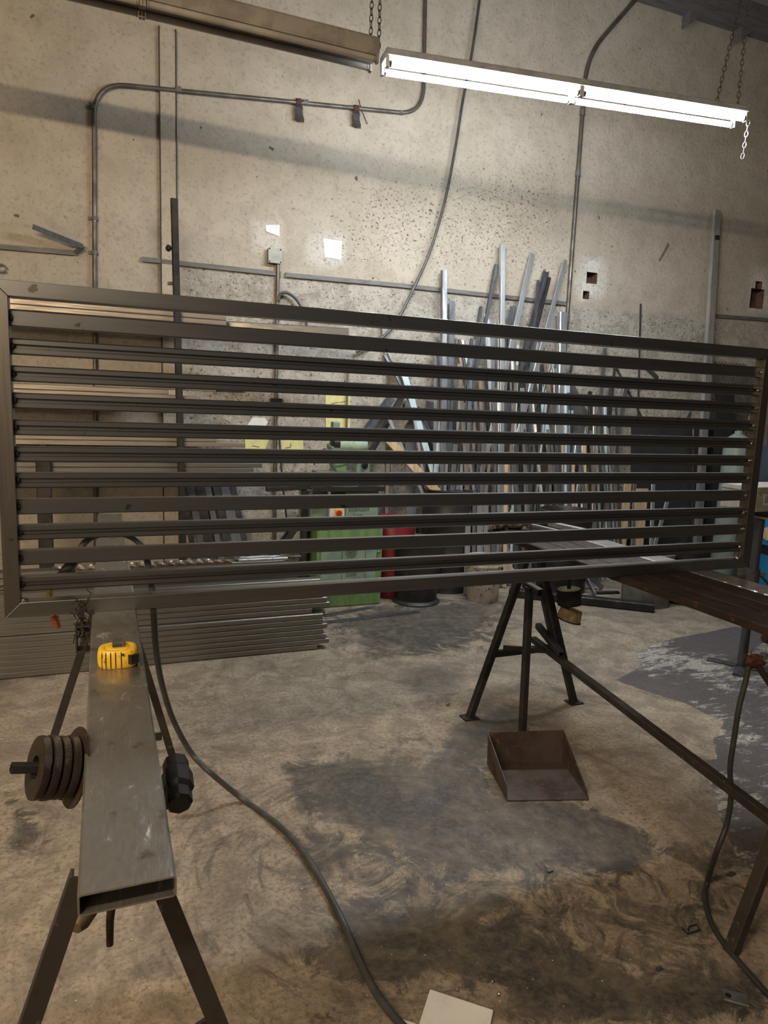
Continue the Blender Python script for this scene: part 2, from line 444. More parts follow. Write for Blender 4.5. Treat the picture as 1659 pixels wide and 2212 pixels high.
# ---- floor
def make_floor():
    xs = sorted(set([-7, -4, -2.5] + [round(-1.5 + .03 * i, 3) for i in range(244)] + [6.5, 8, 9]))
    ys = sorted(set([-6, -4, -2, -.5, .3] + [round(.6 + .03 * i, 3) for i in range(172)] + [WY]))
    mb = grid(xs, ys, lambda x, y: (x, y, 0))
    P = np.array([[p[0], p[1]] for p in mb.v])
    grime = np.zeros(len(P)); coat = np.zeros(len(P)); oil = np.zeros(len(P)); swirl = np.zeros(len(P))
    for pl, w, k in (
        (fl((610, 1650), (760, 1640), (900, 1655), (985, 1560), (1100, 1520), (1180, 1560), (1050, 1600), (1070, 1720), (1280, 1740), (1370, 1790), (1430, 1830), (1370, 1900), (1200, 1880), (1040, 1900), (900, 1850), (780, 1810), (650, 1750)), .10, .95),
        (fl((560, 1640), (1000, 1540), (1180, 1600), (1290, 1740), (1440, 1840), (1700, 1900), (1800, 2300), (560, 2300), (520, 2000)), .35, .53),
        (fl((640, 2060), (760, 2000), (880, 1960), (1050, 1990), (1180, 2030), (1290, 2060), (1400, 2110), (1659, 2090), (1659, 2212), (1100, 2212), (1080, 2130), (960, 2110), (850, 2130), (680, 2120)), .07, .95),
        (fl((700, 1330), (900, 1290), (1000, 1290), (1130, 1290), (1080, 1390), (980, 1420), (800, 1440), (730, 1400)), .3, .75),
        (fl((0, 1690), (60, 1730), (140, 1800), (60, 1870), (0, 1840)), .06, .6),
        (fl((380, 1830), (560, 1780), (760, 1800), (860, 1850), (760, 1890), (560, 1850)), .06, .55),
        (fl((1430, 1810), (1659, 1800), (1659, 2010), (1540, 2020), (1440, 1930)), .14, .6),
        (fl((690, 1960), (820, 1890), (960, 1900), (860, 1980), (740, 2040)), .06, .6),
    ):
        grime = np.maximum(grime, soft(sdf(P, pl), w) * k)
    oil = np.maximum(soft(sdf(P, fl((870, 1450), (930, 1436), (1000, 1450), (985, 1490), (900, 1495), (862, 1475))), .05) * .8,
                     soft(sdf(P, fl((985, 1560), (1040, 1510), (1200, 1520), (1230, 1560), (1100, 1600), (1000, 1640))), .08) * .7)
    for pl in (fl((1470, 1715), (1530, 1700), (1560, 1750), (1500, 1780)),): oil = np.maximum(oil, soft(sdf(P, pl), .03) * .3)
    coat = soft(sdf(P, fl((1700, 1330), (1530, 1365), (1450, 1380), (1372, 1408), (1385, 1440), (1330, 1470), (1400, 1495), (1480, 1520), (1545, 1550), (1565, 1560), (1540, 1600), (1552, 1640), (1490, 1642), (1540, 1700), (1552, 1760), (1590, 1850), (1700, 1960), (2600, 1900), (2600, 1330))), .015)
    hx, hy = at(850, 1860, z=0)[:2]
    rr = np.hypot((P[:, 0] - hx), (P[:, 1] - hy))
    swirl = np.maximum(soft(np.abs(rr - .55) - .3, .3), .35)
    mk = np.stack([grime, coat, oil, swirl], 1)
    m, nt, b = newmat('workshop_floor')
    tc = node(nt, 'ShaderNodeTexCoord'); v = tc.outputs['Object']
    at_ = node(nt, 'ShaderNodeVertexColor'); at_.layer_name = 'mask'
    sep = node(nt, 'ShaderNodeSeparateColor'); nt.links.new(at_.outputs[0], sep.inputs[0])
    G, CO, OI = sep.outputs[0], sep.outputs[1], sep.outputs[2]; SW = at_.outputs[1]
    big = noise(nt, v, 1.3, 6, .62, .4); med = noise(nt, v, 7, 7, .68, .6); fin = noise(nt, v, 60, 4, .7); vf = noise(nt, v, 190, 2, .6)
    base = mix(nt, ramp(nt, med, .35, .68), (.43, .355, .268), (.24, .195, .148))
    base = mix(nt, ramp(nt, fin, .44, .7), base, (.185, .150, .112))
    base = mix(nt, ramp(nt, big, .46, .70, 0, .5), base, (.15, .125, .10))
    # streaks of the sweeping broom, circling a point
    sx_ = node(nt, 'ShaderNodeSeparateXYZ'); nt.links.new(v, sx_.inputs[0])
    ddx, ddy = mth(nt, 'SUBTRACT', sx_.outputs[0], float(hx)), mth(nt, 'SUBTRACT', sx_.outputs[1], float(hy))
    rad = mth(nt, 'SQRT', mth(nt, 'ADD', mth(nt, 'MULTIPLY', ddx, ddx), mth(nt, 'MULTIPLY', ddy, ddy)))
    cb_ = node(nt, 'ShaderNodeCombineXYZ'); nt.links.new(mth(nt, 'MULTIPLY', rad, 26.0), cb_.inputs[0]); nt.links.new(mth(nt, 'MULTIPLY', mth(nt, 'ARCTAN2', ddy, ddx), 2.2), cb_.inputs[1])
    arc = noise(nt, cb_.outputs[0], 1.0, 5, .7, .6)
    stk = mth(nt, 'MULTIPLY', mth(nt, 'MULTIPLY', ramp(nt, arc, .50, .68), SW), .75)
    base = mix(nt, stk, base, (.09, .075, .062))
    # dark grease with ragged borders
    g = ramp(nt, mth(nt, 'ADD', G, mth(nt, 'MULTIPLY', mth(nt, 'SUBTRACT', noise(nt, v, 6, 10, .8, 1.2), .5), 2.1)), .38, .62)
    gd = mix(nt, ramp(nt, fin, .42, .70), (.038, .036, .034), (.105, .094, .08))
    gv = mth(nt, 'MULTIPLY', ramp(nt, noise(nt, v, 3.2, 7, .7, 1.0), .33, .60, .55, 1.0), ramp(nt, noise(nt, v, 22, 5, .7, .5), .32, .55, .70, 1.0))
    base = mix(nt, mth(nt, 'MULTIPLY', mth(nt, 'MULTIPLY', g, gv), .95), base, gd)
    base = mix(nt, ramp(nt, noise(nt, v, 2.3, 9, .72, 1.3), .52, .66, 0, .55), base, (.085, .072, .058))
    base = mix(nt, mth(nt, 'MULTIPLY', OI, .7), base, (.045, .042, .036))
    # scattered blots
    bl = ramp(nt, noise(nt, v, 13, 3, .6), .66, .74)
    base = mix(nt, mth(nt, 'MULTIPLY', bl, .55), base, (.06, .05, .042))
    # old purple grey floor paint, flaking
    ce = ramp(nt, mth(nt, 'ADD', CO, mth(nt, 'MULTIPLY', mth(nt, 'SUBTRACT', noise(nt, v, 8, 9, .78, .6), .5), .9)), .46, .54)
    fv = vec(nt, (1.0, 2.6, 1))
    fl1 = noise(nt, fv, 7, 9, .78, .5); fl0 = noise(nt, v, 1.6, 3, .5)
    flake = ramp(nt, mth(nt, 'ADD', fl1, mth(nt, 'MULTIPLY', mth(nt, 'SUBTRACT', fl0, .5), .7)), .53, .62)
    cp = mix(nt, ramp(nt, fin, .4, .7), (.118, .102, .098), (.074, .065, .063))
    cp = mix(nt, flake, cp, mix(nt, ramp(nt, fin, .4, .65), (.50, .47, .41), (.22, .20, .18)))
    base = mix(nt, ce, base, cp)
    # swarf glints
    vo = node(nt, 'ShaderNodeTexVoronoi'); vo.inputs['Scale'].default_value = 26; nt.links.new(v, vo.inputs['Vector'])
    chip = mth(nt, 'MULTIPLY', ramp(nt, vo.outputs['Distance'], .045, .075, 1, 0), ramp(nt, noise(nt, v, 4, 2), .46, .54))
    base = mix(nt, chip, base, (.62, .61, .58))
    nt.links.new(base, b.inputs['Base Color'])
    r = mth(nt, 'SUBTRACT', ramp(nt, med, .3, .7, .62, .85), mth(nt, 'MULTIPLY', mth(nt, 'MAXIMUM', ce, g), .2))
    nt.links.new(r, b.inputs['Roughness'])
    b.inputs['Specular IOR Level'].default_value = .35
    hgt = mth(nt, 'ADD', mth(nt, 'MULTIPLY', fin, .6), mth(nt, 'ADD', med, mth(nt, 'MULTIPLY', vf, .3)))
    hgt = mth(nt, 'SUBTRACT', hgt, mth(nt, 'MULTIPLY', mth(nt, 'MULTIPLY', flake, ce), .25))
    bump(nt, b, hgt, .35, .012)
    mesh_with_mask('floor', mb, m, mk)


make_floor()

# ---- back wall with its cut-outs
HOLES = [wl((1268, 587), (1289, 614)), wl((1260, 628), (1272, 647)), wl((1633, 607), (1645, 626)), wl((1623, 622), (1647, 668))]
HR = [(min(a[0], b[0]), max(a[0], b[0]), min(a[1], b[1]), max(a[1], b[1])) for a, b in HOLES]


def make_wall():
    xs = set([-7, -5, -3, -2] + [round(-1.6 + .026 * i, 3) for i in range(346)] + [8, 9])
    zs = set([round(.03 * i, 3) for i in range(187)])
    for x0, x1, z0, z1 in HR: xs |= {x0, x1}; zs |= {z0, z1}
    xs, zs = sorted(xs), sorted(zs)
    mb = grid(xs, zs, lambda x, z: (x, WY, z), lambda x, z: any(a < x < b and c < z < d for a, b, c, d in HR))
    P = np.array([[p[0], p[2]] for p in mb.v])
    low = soft(sdf(P, [(.57, 0), (5.9, 0), (5.9, 2.58), (.57, 2.57)]), .02)
    low = np.maximum(low, soft(sdf(P, [(5.9, 0), (9, 0), (9, 2.66), (5.9, 2.6)]), .02) * .8)
    lowl = soft(sdf(P, [(-3, 0), (.57, 0), (.57, 2.55), (-3, 2.55)]), .02) * .25
    low = np.maximum(low, lowl)
    patch = np.zeros(len(P))
    for pl in (wl((545, 478), (606, 480), (610, 540), (575, 560), (545, 540)), wl((665, 510), (700, 502), (745, 510), (748, 565), (720, 582), (690, 580), (660, 560)),
               wl((1262, 553), (1300, 556), (1315, 590), (1312, 630), (1295, 648), (1250, 648), (1240, 610), (1250, 575)), wl((1625, 572), (1665, 580), (1670, 680), (1616, 675), (1620, 620))):
        patch = np.maximum(patch, soft(sdf(P, pl), .03))
    plate = np.zeros(len(P))
    for pl in (wl((1265, 557), (1297, 559), (1293, 630), (1256, 652), (1256, 610), (1263, 600)), wl((1632, 588), (1655, 590), (1658, 664), (1618, 664), (1620, 620), (1630, 618))):
        plate = np.maximum(plate, soft(sdf(P, pl), .012))
    pits = soft(sdf(P, wl((760, 330), (1240, 300), (1240, 660), (900, 660), (620, 600), (640, 480))), .45)
    pits = np.maximum(pits, low * .9)
    soot_shade = np.zeros(len(P))  # dark stain at the pilaster, plus the rack post's shadow painted beside it
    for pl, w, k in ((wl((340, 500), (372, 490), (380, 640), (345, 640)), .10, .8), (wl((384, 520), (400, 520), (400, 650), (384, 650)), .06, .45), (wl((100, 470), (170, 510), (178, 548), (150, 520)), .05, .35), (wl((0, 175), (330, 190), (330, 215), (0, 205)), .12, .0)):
        soot_shade = np.maximum(soot_shade, soft(sdf(P, pl), w) * k)
    mk = np.stack([low, np.maximum(patch * .55, plate), soot_shade, pits], 1)
    m, nt, b = newmat('painted_concrete_wall')
    tc = node(nt, 'ShaderNodeTexCoord'); v = tc.outputs['Object']
    at_ = node(nt, 'ShaderNodeVertexColor'); at_.layer_name = 'mask'
    sep = node(nt, 'ShaderNodeSeparateColor'); nt.links.new(at_.outputs[0], sep.inputs[0])
    LO, PA, SO, PI_ = sep.outputs[0], sep.outputs[1], sep.outputs[2], at_.outputs[1]
    big = noise(nt, v, .9, 5, .6, .3); med = noise(nt, v, 5, 6, .65, .4); fin = noise(nt, v, 42, 4, .65); vf = noise(nt, v, 120, 3, .6)
    c = mix(nt, ramp(nt, med, .35, .7), (.50, .45, .375), (.42, .375, .305))
    c = mix(nt, ramp(nt, big, .45, .72, 0, .35), c, (.33, .28, .22))
    lowc = mix(nt, ramp(nt, noise(nt, v, 6, 9, .78, .5), .42, .60), (.47, .445, .40), (.30, .275, .235))
    lowc = mix(nt, ramp(nt, noise(nt, v, 16, 8, .8), .52, .66), lowc, (.56, .53, .47))
    c = mix(nt, mth(nt, 'MULTIPLY', LO, .9), c, lowc)
    c = mix(nt, PA, c, mix(nt, ramp(nt, fin, .4, .7), (.66, .64, .60), (.52, .50, .45)))
    # drips and scratches
    c = mix(nt, ramp(nt, fin, .5, .72, 0, .55), c, (.25, .21, .165))
    sc = ramp(nt, noise(nt, vec(nt, (9, 1, .8)), 5, 5, .7, .2), .64, .68)
    c = mix(nt, mth(nt, 'MULTIPLY', sc, .35), c, (.62, .57, .48))
    # pits
    pn = mth(nt, 'ADD', noise(nt, vec(nt, (1, 1, 1.25)), 40, 3, .65, .3), mth(nt, 'MULTIPLY', mth(nt, 'SUBTRACT', PI_, 1.0), .13))
    pit = ramp(nt, pn, .585, .63)
    pn2 = ramp(nt, noise(nt, v, 11, 2, .5), .74, .77)
    pit = mth(nt, 'MAXIMUM', pit, pn2)
    c = mix(nt, mth(nt, 'MULTIPLY', pit, .85), c, (.09, .07, .055))
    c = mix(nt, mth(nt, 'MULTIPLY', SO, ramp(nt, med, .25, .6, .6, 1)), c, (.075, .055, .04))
    nt.links.new(c, b.inputs['Base Color'])
    b.inputs['Roughness'].default_value = .82; b.inputs['Specular IOR Level'].default_value = .25
    h = mth(nt, 'SUBTRACT', mth(nt, 'ADD', mth(nt, 'MULTIPLY', fin, .8), mth(nt, 'ADD', med, mth(nt, 'MULTIPLY', vf, .25))), mth(nt, 'MULTIPLY', pit, .8))
    bump(nt, b, h, .75, .014)
    mesh_with_mask('wall_back', mb, m, mk)
    k = MB()
    for x0, x1, z0, z1 in HR:
        y0, y1 = WY, WY + .10
        k.add([(x0, y0, z0), (x1, y0, z0), (x1, y0, z1), (x0, y0, z1), (x0, y1, z0), (x1, y1, z0), (x1, y1, z1), (x0, y1, z1)],
              [(0, 1, 5, 4), (1, 2, 6, 5), (2, 3, 7, 6), (3, 0, 4, 7), (4, 5, 6, 7)])
    tag(obj('wall_back_recess', k, m_hole, recenter=False), kind='structure')
    return m


m_wall = make_wall()
m_wallplain = M('plain_wall', (.40, .35, .28), (.33, .28, .22), rough=.85, scale=2)
for nm, a, b_ in (('wall_left', (-5.2, -6, 0), (-5.0, WY, 5.6)), ('wall_right', (8.6, -6, 0), (8.8, WY, 5.6))):
    tag(obj(nm, MB().box(a, b_), m_wallplain, recenter=False), kind='structure')
m_ceil = M('ceiling_boards', (.30, .29, .28), (.24, .235, .23), rough=.85, scale=2, stretch=(1, 8, 1))
tag(obj('ceiling', MB().box((-5.2, -6, 5.56), (8.8, WY, 5.66)), m_ceil, recenter=False), kind='structure')
# ledger beam along the wall top with its two brackets
tag(obj('trim_1', MB().box((-5, WY - .12, 5.32), (8.6, WY - .001, 5.56)), m_timber, recenter=False), kind='structure')
for k_, px in enumerate((1483, 1596)):
    q = at(px, 40, y=WY - .06)
    b_ = MB(); b_.extr([(0, 0), (.16, 0), (0, -.13)], (q[0], WY - .11, 5.33), (q[0], WY - .002, 5.33), (1, 0, 0), (0, 0, 1))
    tag(obj('trim_%d' % (2 + k_), b_, m_timber, recenter=False), kind='structure')
# shallow plaster pilaster strip
pm = MB().box((.425, WY - .02, 0), (.535, WY, 4.18)); tag(obj('trim_4', pm, m_wall, recenter=False), kind='structure')
for i, x in enumerate((.422, .538)):
    tag(obj('trim_%d' % (5 + i), MB().box((x - .004, WY - .024, 0), (x + .004, WY, 4.2)), m_tape, recenter=False), kind='structure')
# metal strip screwed along the wall (pieces with gaps between)
for i, (a, b_) in enumerate((((306, 560), (606, 592)), ((616, 594), (860, 616)), ((860, 616), (1222, 656)), ((1545, 682), (1700, 694)), ((-60, 528), (166, 547)))):
    p, q = at(*a, y=WY - .012), at(*b_, y=WY - .012)
    tag(obj('trim_%d' % (7 + i), MB().bar(p, q, .034, .022, 'angle', (0, -1, 0)), m_condlt, recenter=False), kind='structure')

# ------------------------------------------------------------------ louvred gate
GY = 2.252
XL, XR, ZB, ZT = -.285, 2.694, .9, 1.866
FW = .043; FD = .05
gate = thing('steel_gate', 'large raw steel louvered gate panel propped upright across both trestle benches', 'gate', ((XL + XR) / 2, GY + FD / 2, ZB))


def frame_rail(name, prof, y0, y1, mat):
    """mitred frame member: prof is a trapezoid in x,z"""
    mb = MB(); c = .004
    A = [Vector((x, y0, z)) for x, z in prof]; B = [Vector((x, y1, z)) for x, z in prof]
    mb.add(A + B, [(0, 1, 2, 3), (7, 6, 5, 4), (0, 4, 5, 1), (1, 5, 6, 2), (2, 6, 7, 3), (3, 7, 4, 0)])
    return obj(name, mb, mat, gate, bevel=.0015)


y0, y1 = GY, GY + FD
tr = frame_rail('top_rail', [(XL, ZT), (XR, ZT), (XR - FW, ZT - FW), (XL + FW, ZT - FW)], y0, y1, m_mill)
br = frame_rail('bottom_rail', [(XL, ZB), (XR, ZB), (XR - FW, ZB + FW), (XL + FW, ZB + FW)], y0, y1, m_mill)
frame_rail('stile', [(XL, ZB), (XL, ZT), (XL + FW, ZT - FW), (XL + FW, ZB + FW)], y0, y1, m_millv)
frame_rail('stile', [(XR, ZB), (XR, ZT), (XR - FW, ZT - FW), (XR - FW, ZB + FW)], y0, y1, m_millv)
TOPS = [1.789, 1.711, 1.635, 1.559, 1.482, 1.405, 1.328, 1.250, 1.173, 1.097, 1.017]
PLAIN = {0, 7, 9}
SX0, SX1 = XL + FW, XR - FW
for i, zt in enumerate(TOPS):
    h = .0455; ya, yb = GY + .021, GY + .046
    zb = zt - h; zc = (zt + zb) / 2
    if i in PLAIN:
        prof = [(ya + .003, zb), (ya, zb + .003), (ya, zt - .003), (ya + .003, zt), (yb, zt), (yb, zb)]
    else:
        prof = [(ya + .004, zb), (ya, zb + .004), (ya, zc - .007), (ya + .009, zc - .003), (ya + .009, zc + .003), (ya, zc + .007), (ya, zt - .004), (ya + .004, zt), (yb, zt), (yb, zb)]
    mb = MB().extr([(p, q) for p, q in prof], (SX0, 0, 0), (SX1, 0, 0), (0, 1, 0), (0, 0, 1))
    obj('slat', mb, m_slat, gate)
    # weld bead at each end
    for x, s in ((SX0 + .004, i), (SX1 - .004, i + 40)):
        if s >= 40 or True:
            obj('weld_bead', MB().blob((x, ya - .002, zc), .006, .005, .009 if x < 1 else .006, s, .25, 6), m_dark if x < 1 else m_chrome, gate, smooth=True)
for x, z in ((SX0 + .006, ZB + FW + .004), (SX1 - .012, ZB + FW + .004)):
    obj('weld_bead', MB().blob((x, GY + .012, z), .014, .008, .008, int(x * 9), .3, 7), m_chrome, gate, smooth=True)
# scribed layout marks on the left stile
for i, zt in enumerate(TOPS):
    for z in (zt, zt - .0455):
        pass

# ------------------------------------------------------------------ left trestle bench
BX0, BX1 = -.047, .081; BZ = .9; BT = .032
bench = thing('trestle_bench', 'long flat steel tube on splayed legs running away under the left end of the gate', 'trestle', (.017, 2.5, 0))
mb = MB().bar(((BX0 + BX1) / 2, .925, BZ - BT / 2), ((BX0 + BX1) / 2, 4.19, BZ - BT / 2), BX1 - BX0, BT, 'tube', (0, 0, 1), .0028)
obj('beam', mb, m_beam, bench)
lg = [((-.338, 1.0, 0), (-.045, 1.0, BZ - BT + .012)), ((.334, 1.0, 0), (.056, 1.0, BZ - BT - .001)), ((-.277, 2.93, 0), (.0, 2.93, BZ - BT - .001)), ((.252, 2.93, 0), (.03, 2.93, BZ - BT - .001))]
for a, b_ in lg:
    d = (Vector(b_) - Vector(a)).normalized()
    leg = obj('leg', MB().bar(a, b_, .030 if a[1] > 2 else .028, .022, 'angle', (0, -1, 0), .005), m_legs, bench)
    obj('foot_plate', MB().box((a[0] - .035, a[1] - .025, 0), (a[0] + .035, a[1] + .025, .006)), m_dark, leg)
obj('brace', MB().bar((.145, 1.0, .575), (-.2, 1.0, .42), .035, .006, 'solid', (0, -1, 0)), m_rust, bench)
obj('brace', MB().bar((.20, 2.93, .135), (-.22, 2.93, .135), .035, .006, 'solid', (0, -1, 0)), m_legs, bench)
# peg through the side carrying the wire wheels
PA_, PB_ = Vector((-.046, 1.372, .850)), at(24, 1659, y=1.337)
AX = (PB_ - PA_).normalized()
obj('peg', MB().bar(PA_, PB_, .017, .017, 'tube', (0, 0, 1)), m_dark, bench)
hk = at(238, 1945, y=1.08); obj('hook', MB().tube([(hk[0], 1.08, BZ - BT), (hk[0] + .002, 1.08, .76), (hk[0] - .001, 1.078, .735), (hk[0] - .002, 1.075, .695)], [.008, .007, .006, .0055], 8), m_rust, bench)
# open pocket of flat bar on the left side
pk = MB()
q = at(180, 1405, x=-.075); PYk = q[1]
for a, b_ in (((-.050, PYk - .02, .868), (-.092, PYk - .02, .868)), ((-.092, PYk - .02, .868), (-.092, PYk - .02, .79)), ((-.092, PYk - .02, .79), (-.050, PYk - .02, .79)), ((-.052, PYk - .02, .868), (-.052, PYk - .02, .79))):
    pk.bar(a, b_, .05, .005, 'solid', (Vector((0, 1, 0)).cross(Vector(b_) - Vector(a))))
obj('pocket', pk, m_legs, bench)

# flange disc and wire wheels on the peg
fd = PA_ + AX * .022
tag(obj('grinding_disc', MB().lathe([(.010, -.0015), (.074, -.0015), (.074, .0015), (.010, .0015), (.010, -.0015)], fd, AX, 32), m_rust, smooth=True), 'thin brown grinding disc on the peg, larger than the wire wheels beside it', 'disc')
order = ['innermost, next to the brown disc', 'second from the brown disc', 'third from the brown disc', 'outermost, with the peg sticking out of it']


def make_wirewheel_mat():
    m, nt, b = newmat('twisted_wire')
    wv = node(nt, 'ShaderNodeTexWave', wave_type='BANDS', bands_direction='DIAGONAL'); wv.inputs['Scale'].default_value = 160; wv.inputs['Distortion'].default_value = .4
    nt.links.new(vec(nt), wv.inputs['Vector'])
    nt.links.new(mix(nt, ramp(nt, wv.outputs['Fac'], .3, .75), (.008, .007, .006), (.15, .118, .092)), b.inputs['Base Color'])
    b.inputs['Metallic'].default_value = .5; b.inputs['Roughness'].default_value = .45
    bump(nt, b, wv.outputs['Fac'], .8, .004); return m


m_wire = make_wirewheel_mat()
for i in range(4):
    c = fd + AX * (.013 + .0175 * i)
    r = .058 - (i % 2) * .0015
    tag(obj('wire_brush', MB().lathe([(.022, -.006), (r - .008, -.008), (r, -.0062), (r + .001, 0), (r, .0062), (r - .008, .008), (.022, .006), (.022, -.006)], c, AX, 40), m_wire, smooth=True),
        'dark twisted wire wheel on the trestle peg, ' + order[i], 'wire brush', 'wire wheels on the peg')
# tangle of wire above the pocket
tw = MB(); rnd = random.Random(3)
for i in range(46):
    p = Vector((-.074 + rnd.uniform(-.014, .012), PYk - .01 + rnd.uniform(-.03, .03), .84 + rnd.uniform(-.03, .09)))
    pts = [p]
    for k in range(5): pts.append(pts[-1] + Vector((rnd.uniform(-.012, .012), rnd.uniform(-.014, .014), rnd.uniform(-.016, .02))))
    tw.tube(pts, .0014, 4)
tag(obj('wire_tangle', tw, m_rust), 'bristly bundle of rusty wire stuck in the pocket beside the left trestle beam', 'wire bundle', kind='stuff')

# sledge hammer hooked under the beam
hc = at(383, 1690, y=1.33); he = at(163, 2005, y=1.05)
ham = thing('sledge_hammer', 'black octagonal sledge hammer hanging beside and under the left trestle beam', 'hammer', hc)
HA = (Vector((-.03, -1, -.25))).normalized()
obj('head', MB().lathe([(.021, -.060), (.0255, -.055), (.0255, -.030), (.031, -.019), (.031, .019), (.0255, .030), (.0255, .055), (.021, .060)], hc, HA, 8), m_hammer, ham)
hd = (he - hc).normalized()
obj('handle', MB().tube([hc - hd * .02, hc + hd * .06, hc.lerp(he, .5), hc.lerp(he, .85), he - hd * .012, he], [.013, .014, .0125, .0150, .0155, .010], 14), m_hickory, ham, smooth=True)

# yellow tape measure
tl, trr = at(212, 1432, z=BZ), at(300, 1405, z=BZ)
tcx = Vector((.0195, 1.782, BZ))
tape = thing('tape_measure', 'scuffed yellow tape measure with a steel clip lying on the left trestle beam', 'tape measure', tcx)
ang = math.radians(-2)
U = Vector((math.cos(ang), math.sin(ang), 0)); V_ = Vector((-math.sin(ang), math.cos(ang), 0))
outl = []
for k in range(28):
    a = 2 * PI * k / 28; x = math.cos(a); y = math.sin(a)
    n_ = 3.2
    rr_ = (abs(x) ** n_ + abs(y) ** n_) ** (-1 / n_)
    outl.append((.0475 * rr_ * x, .040 * rr_ * y))
tb = MB(); Ht = .046
lay = [(0, .90), (.004, .97), (.012, 1.0), (.030, 1.0), (.040, .96), (.0445, .88), (.046, .72), (.044, .60), (.046, .55), (.046, .02)]
vs = [tcx + U * x * s + V_ * y * s + Vector((0, 0, h + .0005)) for h, s in lay for x, y in outl]; n_ = 28
tb.add(vs, [(i * n_ + k, i * n_ + (k + 1) % n_, (i + 1) * n_ + (k + 1) % n_, (i + 1) * n_ + k) for i in range(len(lay) - 1) for k in range(n_)] + [tuple(range(n_ - 1, -1, -1)), tuple((len(lay) - 1) * n_ + k for k in range(n_))])
obj('case', tb, m_yellow, tape, smooth=True)
# black grip ribs round the front of the case
for kx in (-.036, -.027, -.016, -.005, .008):
    yf = -.0405 * (1 - (abs(kx) / .046) ** 3.2) ** (1 / 3.2)
    pts = [tcx + U * kx + V_ * (yf * s) + Vector((0, 0, h)) for h, s in ((.003, .975), (.012, 1.01), (.030, 1.01), (.040, .97), (.043, .90))]
    obj('grip_rib', MB().tube(pts, .0011, 6), m_tapeblk, tape)
# black label pad on the right front, the chrome belt clip and a screw
lp = tcx + U * .032 + V_ * -.0325
obj('label_pad', MB().extr([(-.0115, -.012), (.0105, -.012), (.0115, -.01), (.0115, .011), (-.0115, .012)], lp + Vector((0, 0, .023)) + Vector((.008, -.0065, 0)), lp + Vector((0, 0, .023)) + Vector((-.002, .004, 0)), Vector((.86, .5, 0)), (0, 0, 1)), m_tapeblk, tape, bevel=.001)
cl = tcx + Vector((0, 0, .047))
obj('belt_clip', MB().extr([(-.013, 0), (.013, 0), (.013, .010), (.009, .013), (-.009, .013), (-.013, .010)], cl + V_ * -.012, cl + V_ * .022, U, (0, 0, 1), [(-.0115, .001), (.0115, .001), (.0115, .009), (.008, .0115), (-.008, .0115), (-.0115, .009)]), m_chrome, tape)
obj('screw', MB().lathe([(.003, 0), (.003, .002), (.0015, .003)], tcx + U * .012 + V_ * -.040 + Vector((0, 0, .037)), (0, -1, .4), 10), m_dark, tape)
obj('blade_hook', MB().box(tcx + U * .0465 + V_ * -.028 + Vector((0, 0, .0)), tcx + U * .049 + V_ * -.004 + Vector((0, 0, .036))), m_brass, tape)

# welding torch looped over the beam behind the gate
ty = 2.42
torch = thing('welding_torch', 'welding torch with black hose looped over the left trestle beam behind the gate', 'welding torch', at(150, 1225, y=ty))


def smoothpath(pts, n=6):
    P = [Vector(p) for p in pts]; out = []
    for i in range(len(P) - 1):
        p0, p1, p2, p3 = P[max(i - 1, 0)], P[i], P[i + 1], P[min(i + 2, len(P) - 1)]
        for k in range(n):
            t = k / n
            out.append(.5 * ((2 * p1) + (p2 - p0) * t + (2 * p0 - 5 * p1 + 4 * p2 - p3) * t * t + (3 * p1 - p0 - 3 * p2 + p3) * t ** 3))
    out.append(P[-1]); return out


cp = [at(168, 1196, y=ty), at(185, 1170, y=ty), at(210, 1156, y=ty), at(245, 1151, y=ty), at(280, 1158, y=ty), at(305, 1178, y=ty), at(319, 1215, y=ty), at(328, 1270, y=ty), at(332, 1325, y=ty),
      at(337, 1400, y=2.47), at(348, 1470, y=2.53), at(372, 1550, y=2.60), at(412, 1625, y=2.64), at(458, 1672, y=2.56)]
fc = [at(x, y, z=.011) for x, y in ((525, 1727), (600, 1782), (650, 1835), (695, 1905), (742, 1995), (790, 2105), (850, 2195), (960, 2300))]
obj('hose', MB().tube(smoothpath(cp + fc), .011, 10), m_cable, torch, smooth=True)
h0, h1, h2 = at(178, 1182, y=ty), at(150, 1225, y=ty), at(122, 1256, y=ty)
obj('handle', MB().tube([h0, h0.lerp(h1, .3), h1, h2.lerp(h1, .3), h2], [.012, .017, .019, .017, .013], 12), m_black, torch, smooth=True)
obj('trigger', MB().bar(at(160, 1230, y=ty), at(148, 1248, y=ty), .012, .010, 'solid', (0, -1, 0)), m_tapeblk, torch)
obj('neck', MB().tube(smoothpath([h2, at(110, 1272, y=ty), at(107, 1295, y=ty), at(112, 1318, y=ty), at(117, 1330, y=ty)], 4), .0085, 10), m_brass, torch, smooth=True)
n0, n1 = at(117, 1331, y=ty), at(125, 1356, y=ty)
nd = (n1 - n0)
obj('nozzle', MB().lathe([(.0, 0), (.014, 0), (.014, .008), (.011, .010), (.011, nd.length * .8), (.0095, nd.length), (.006, nd.length), (.006, nd.length * .6)], n0, nd, 16), m_copper, torch, smooth=True)

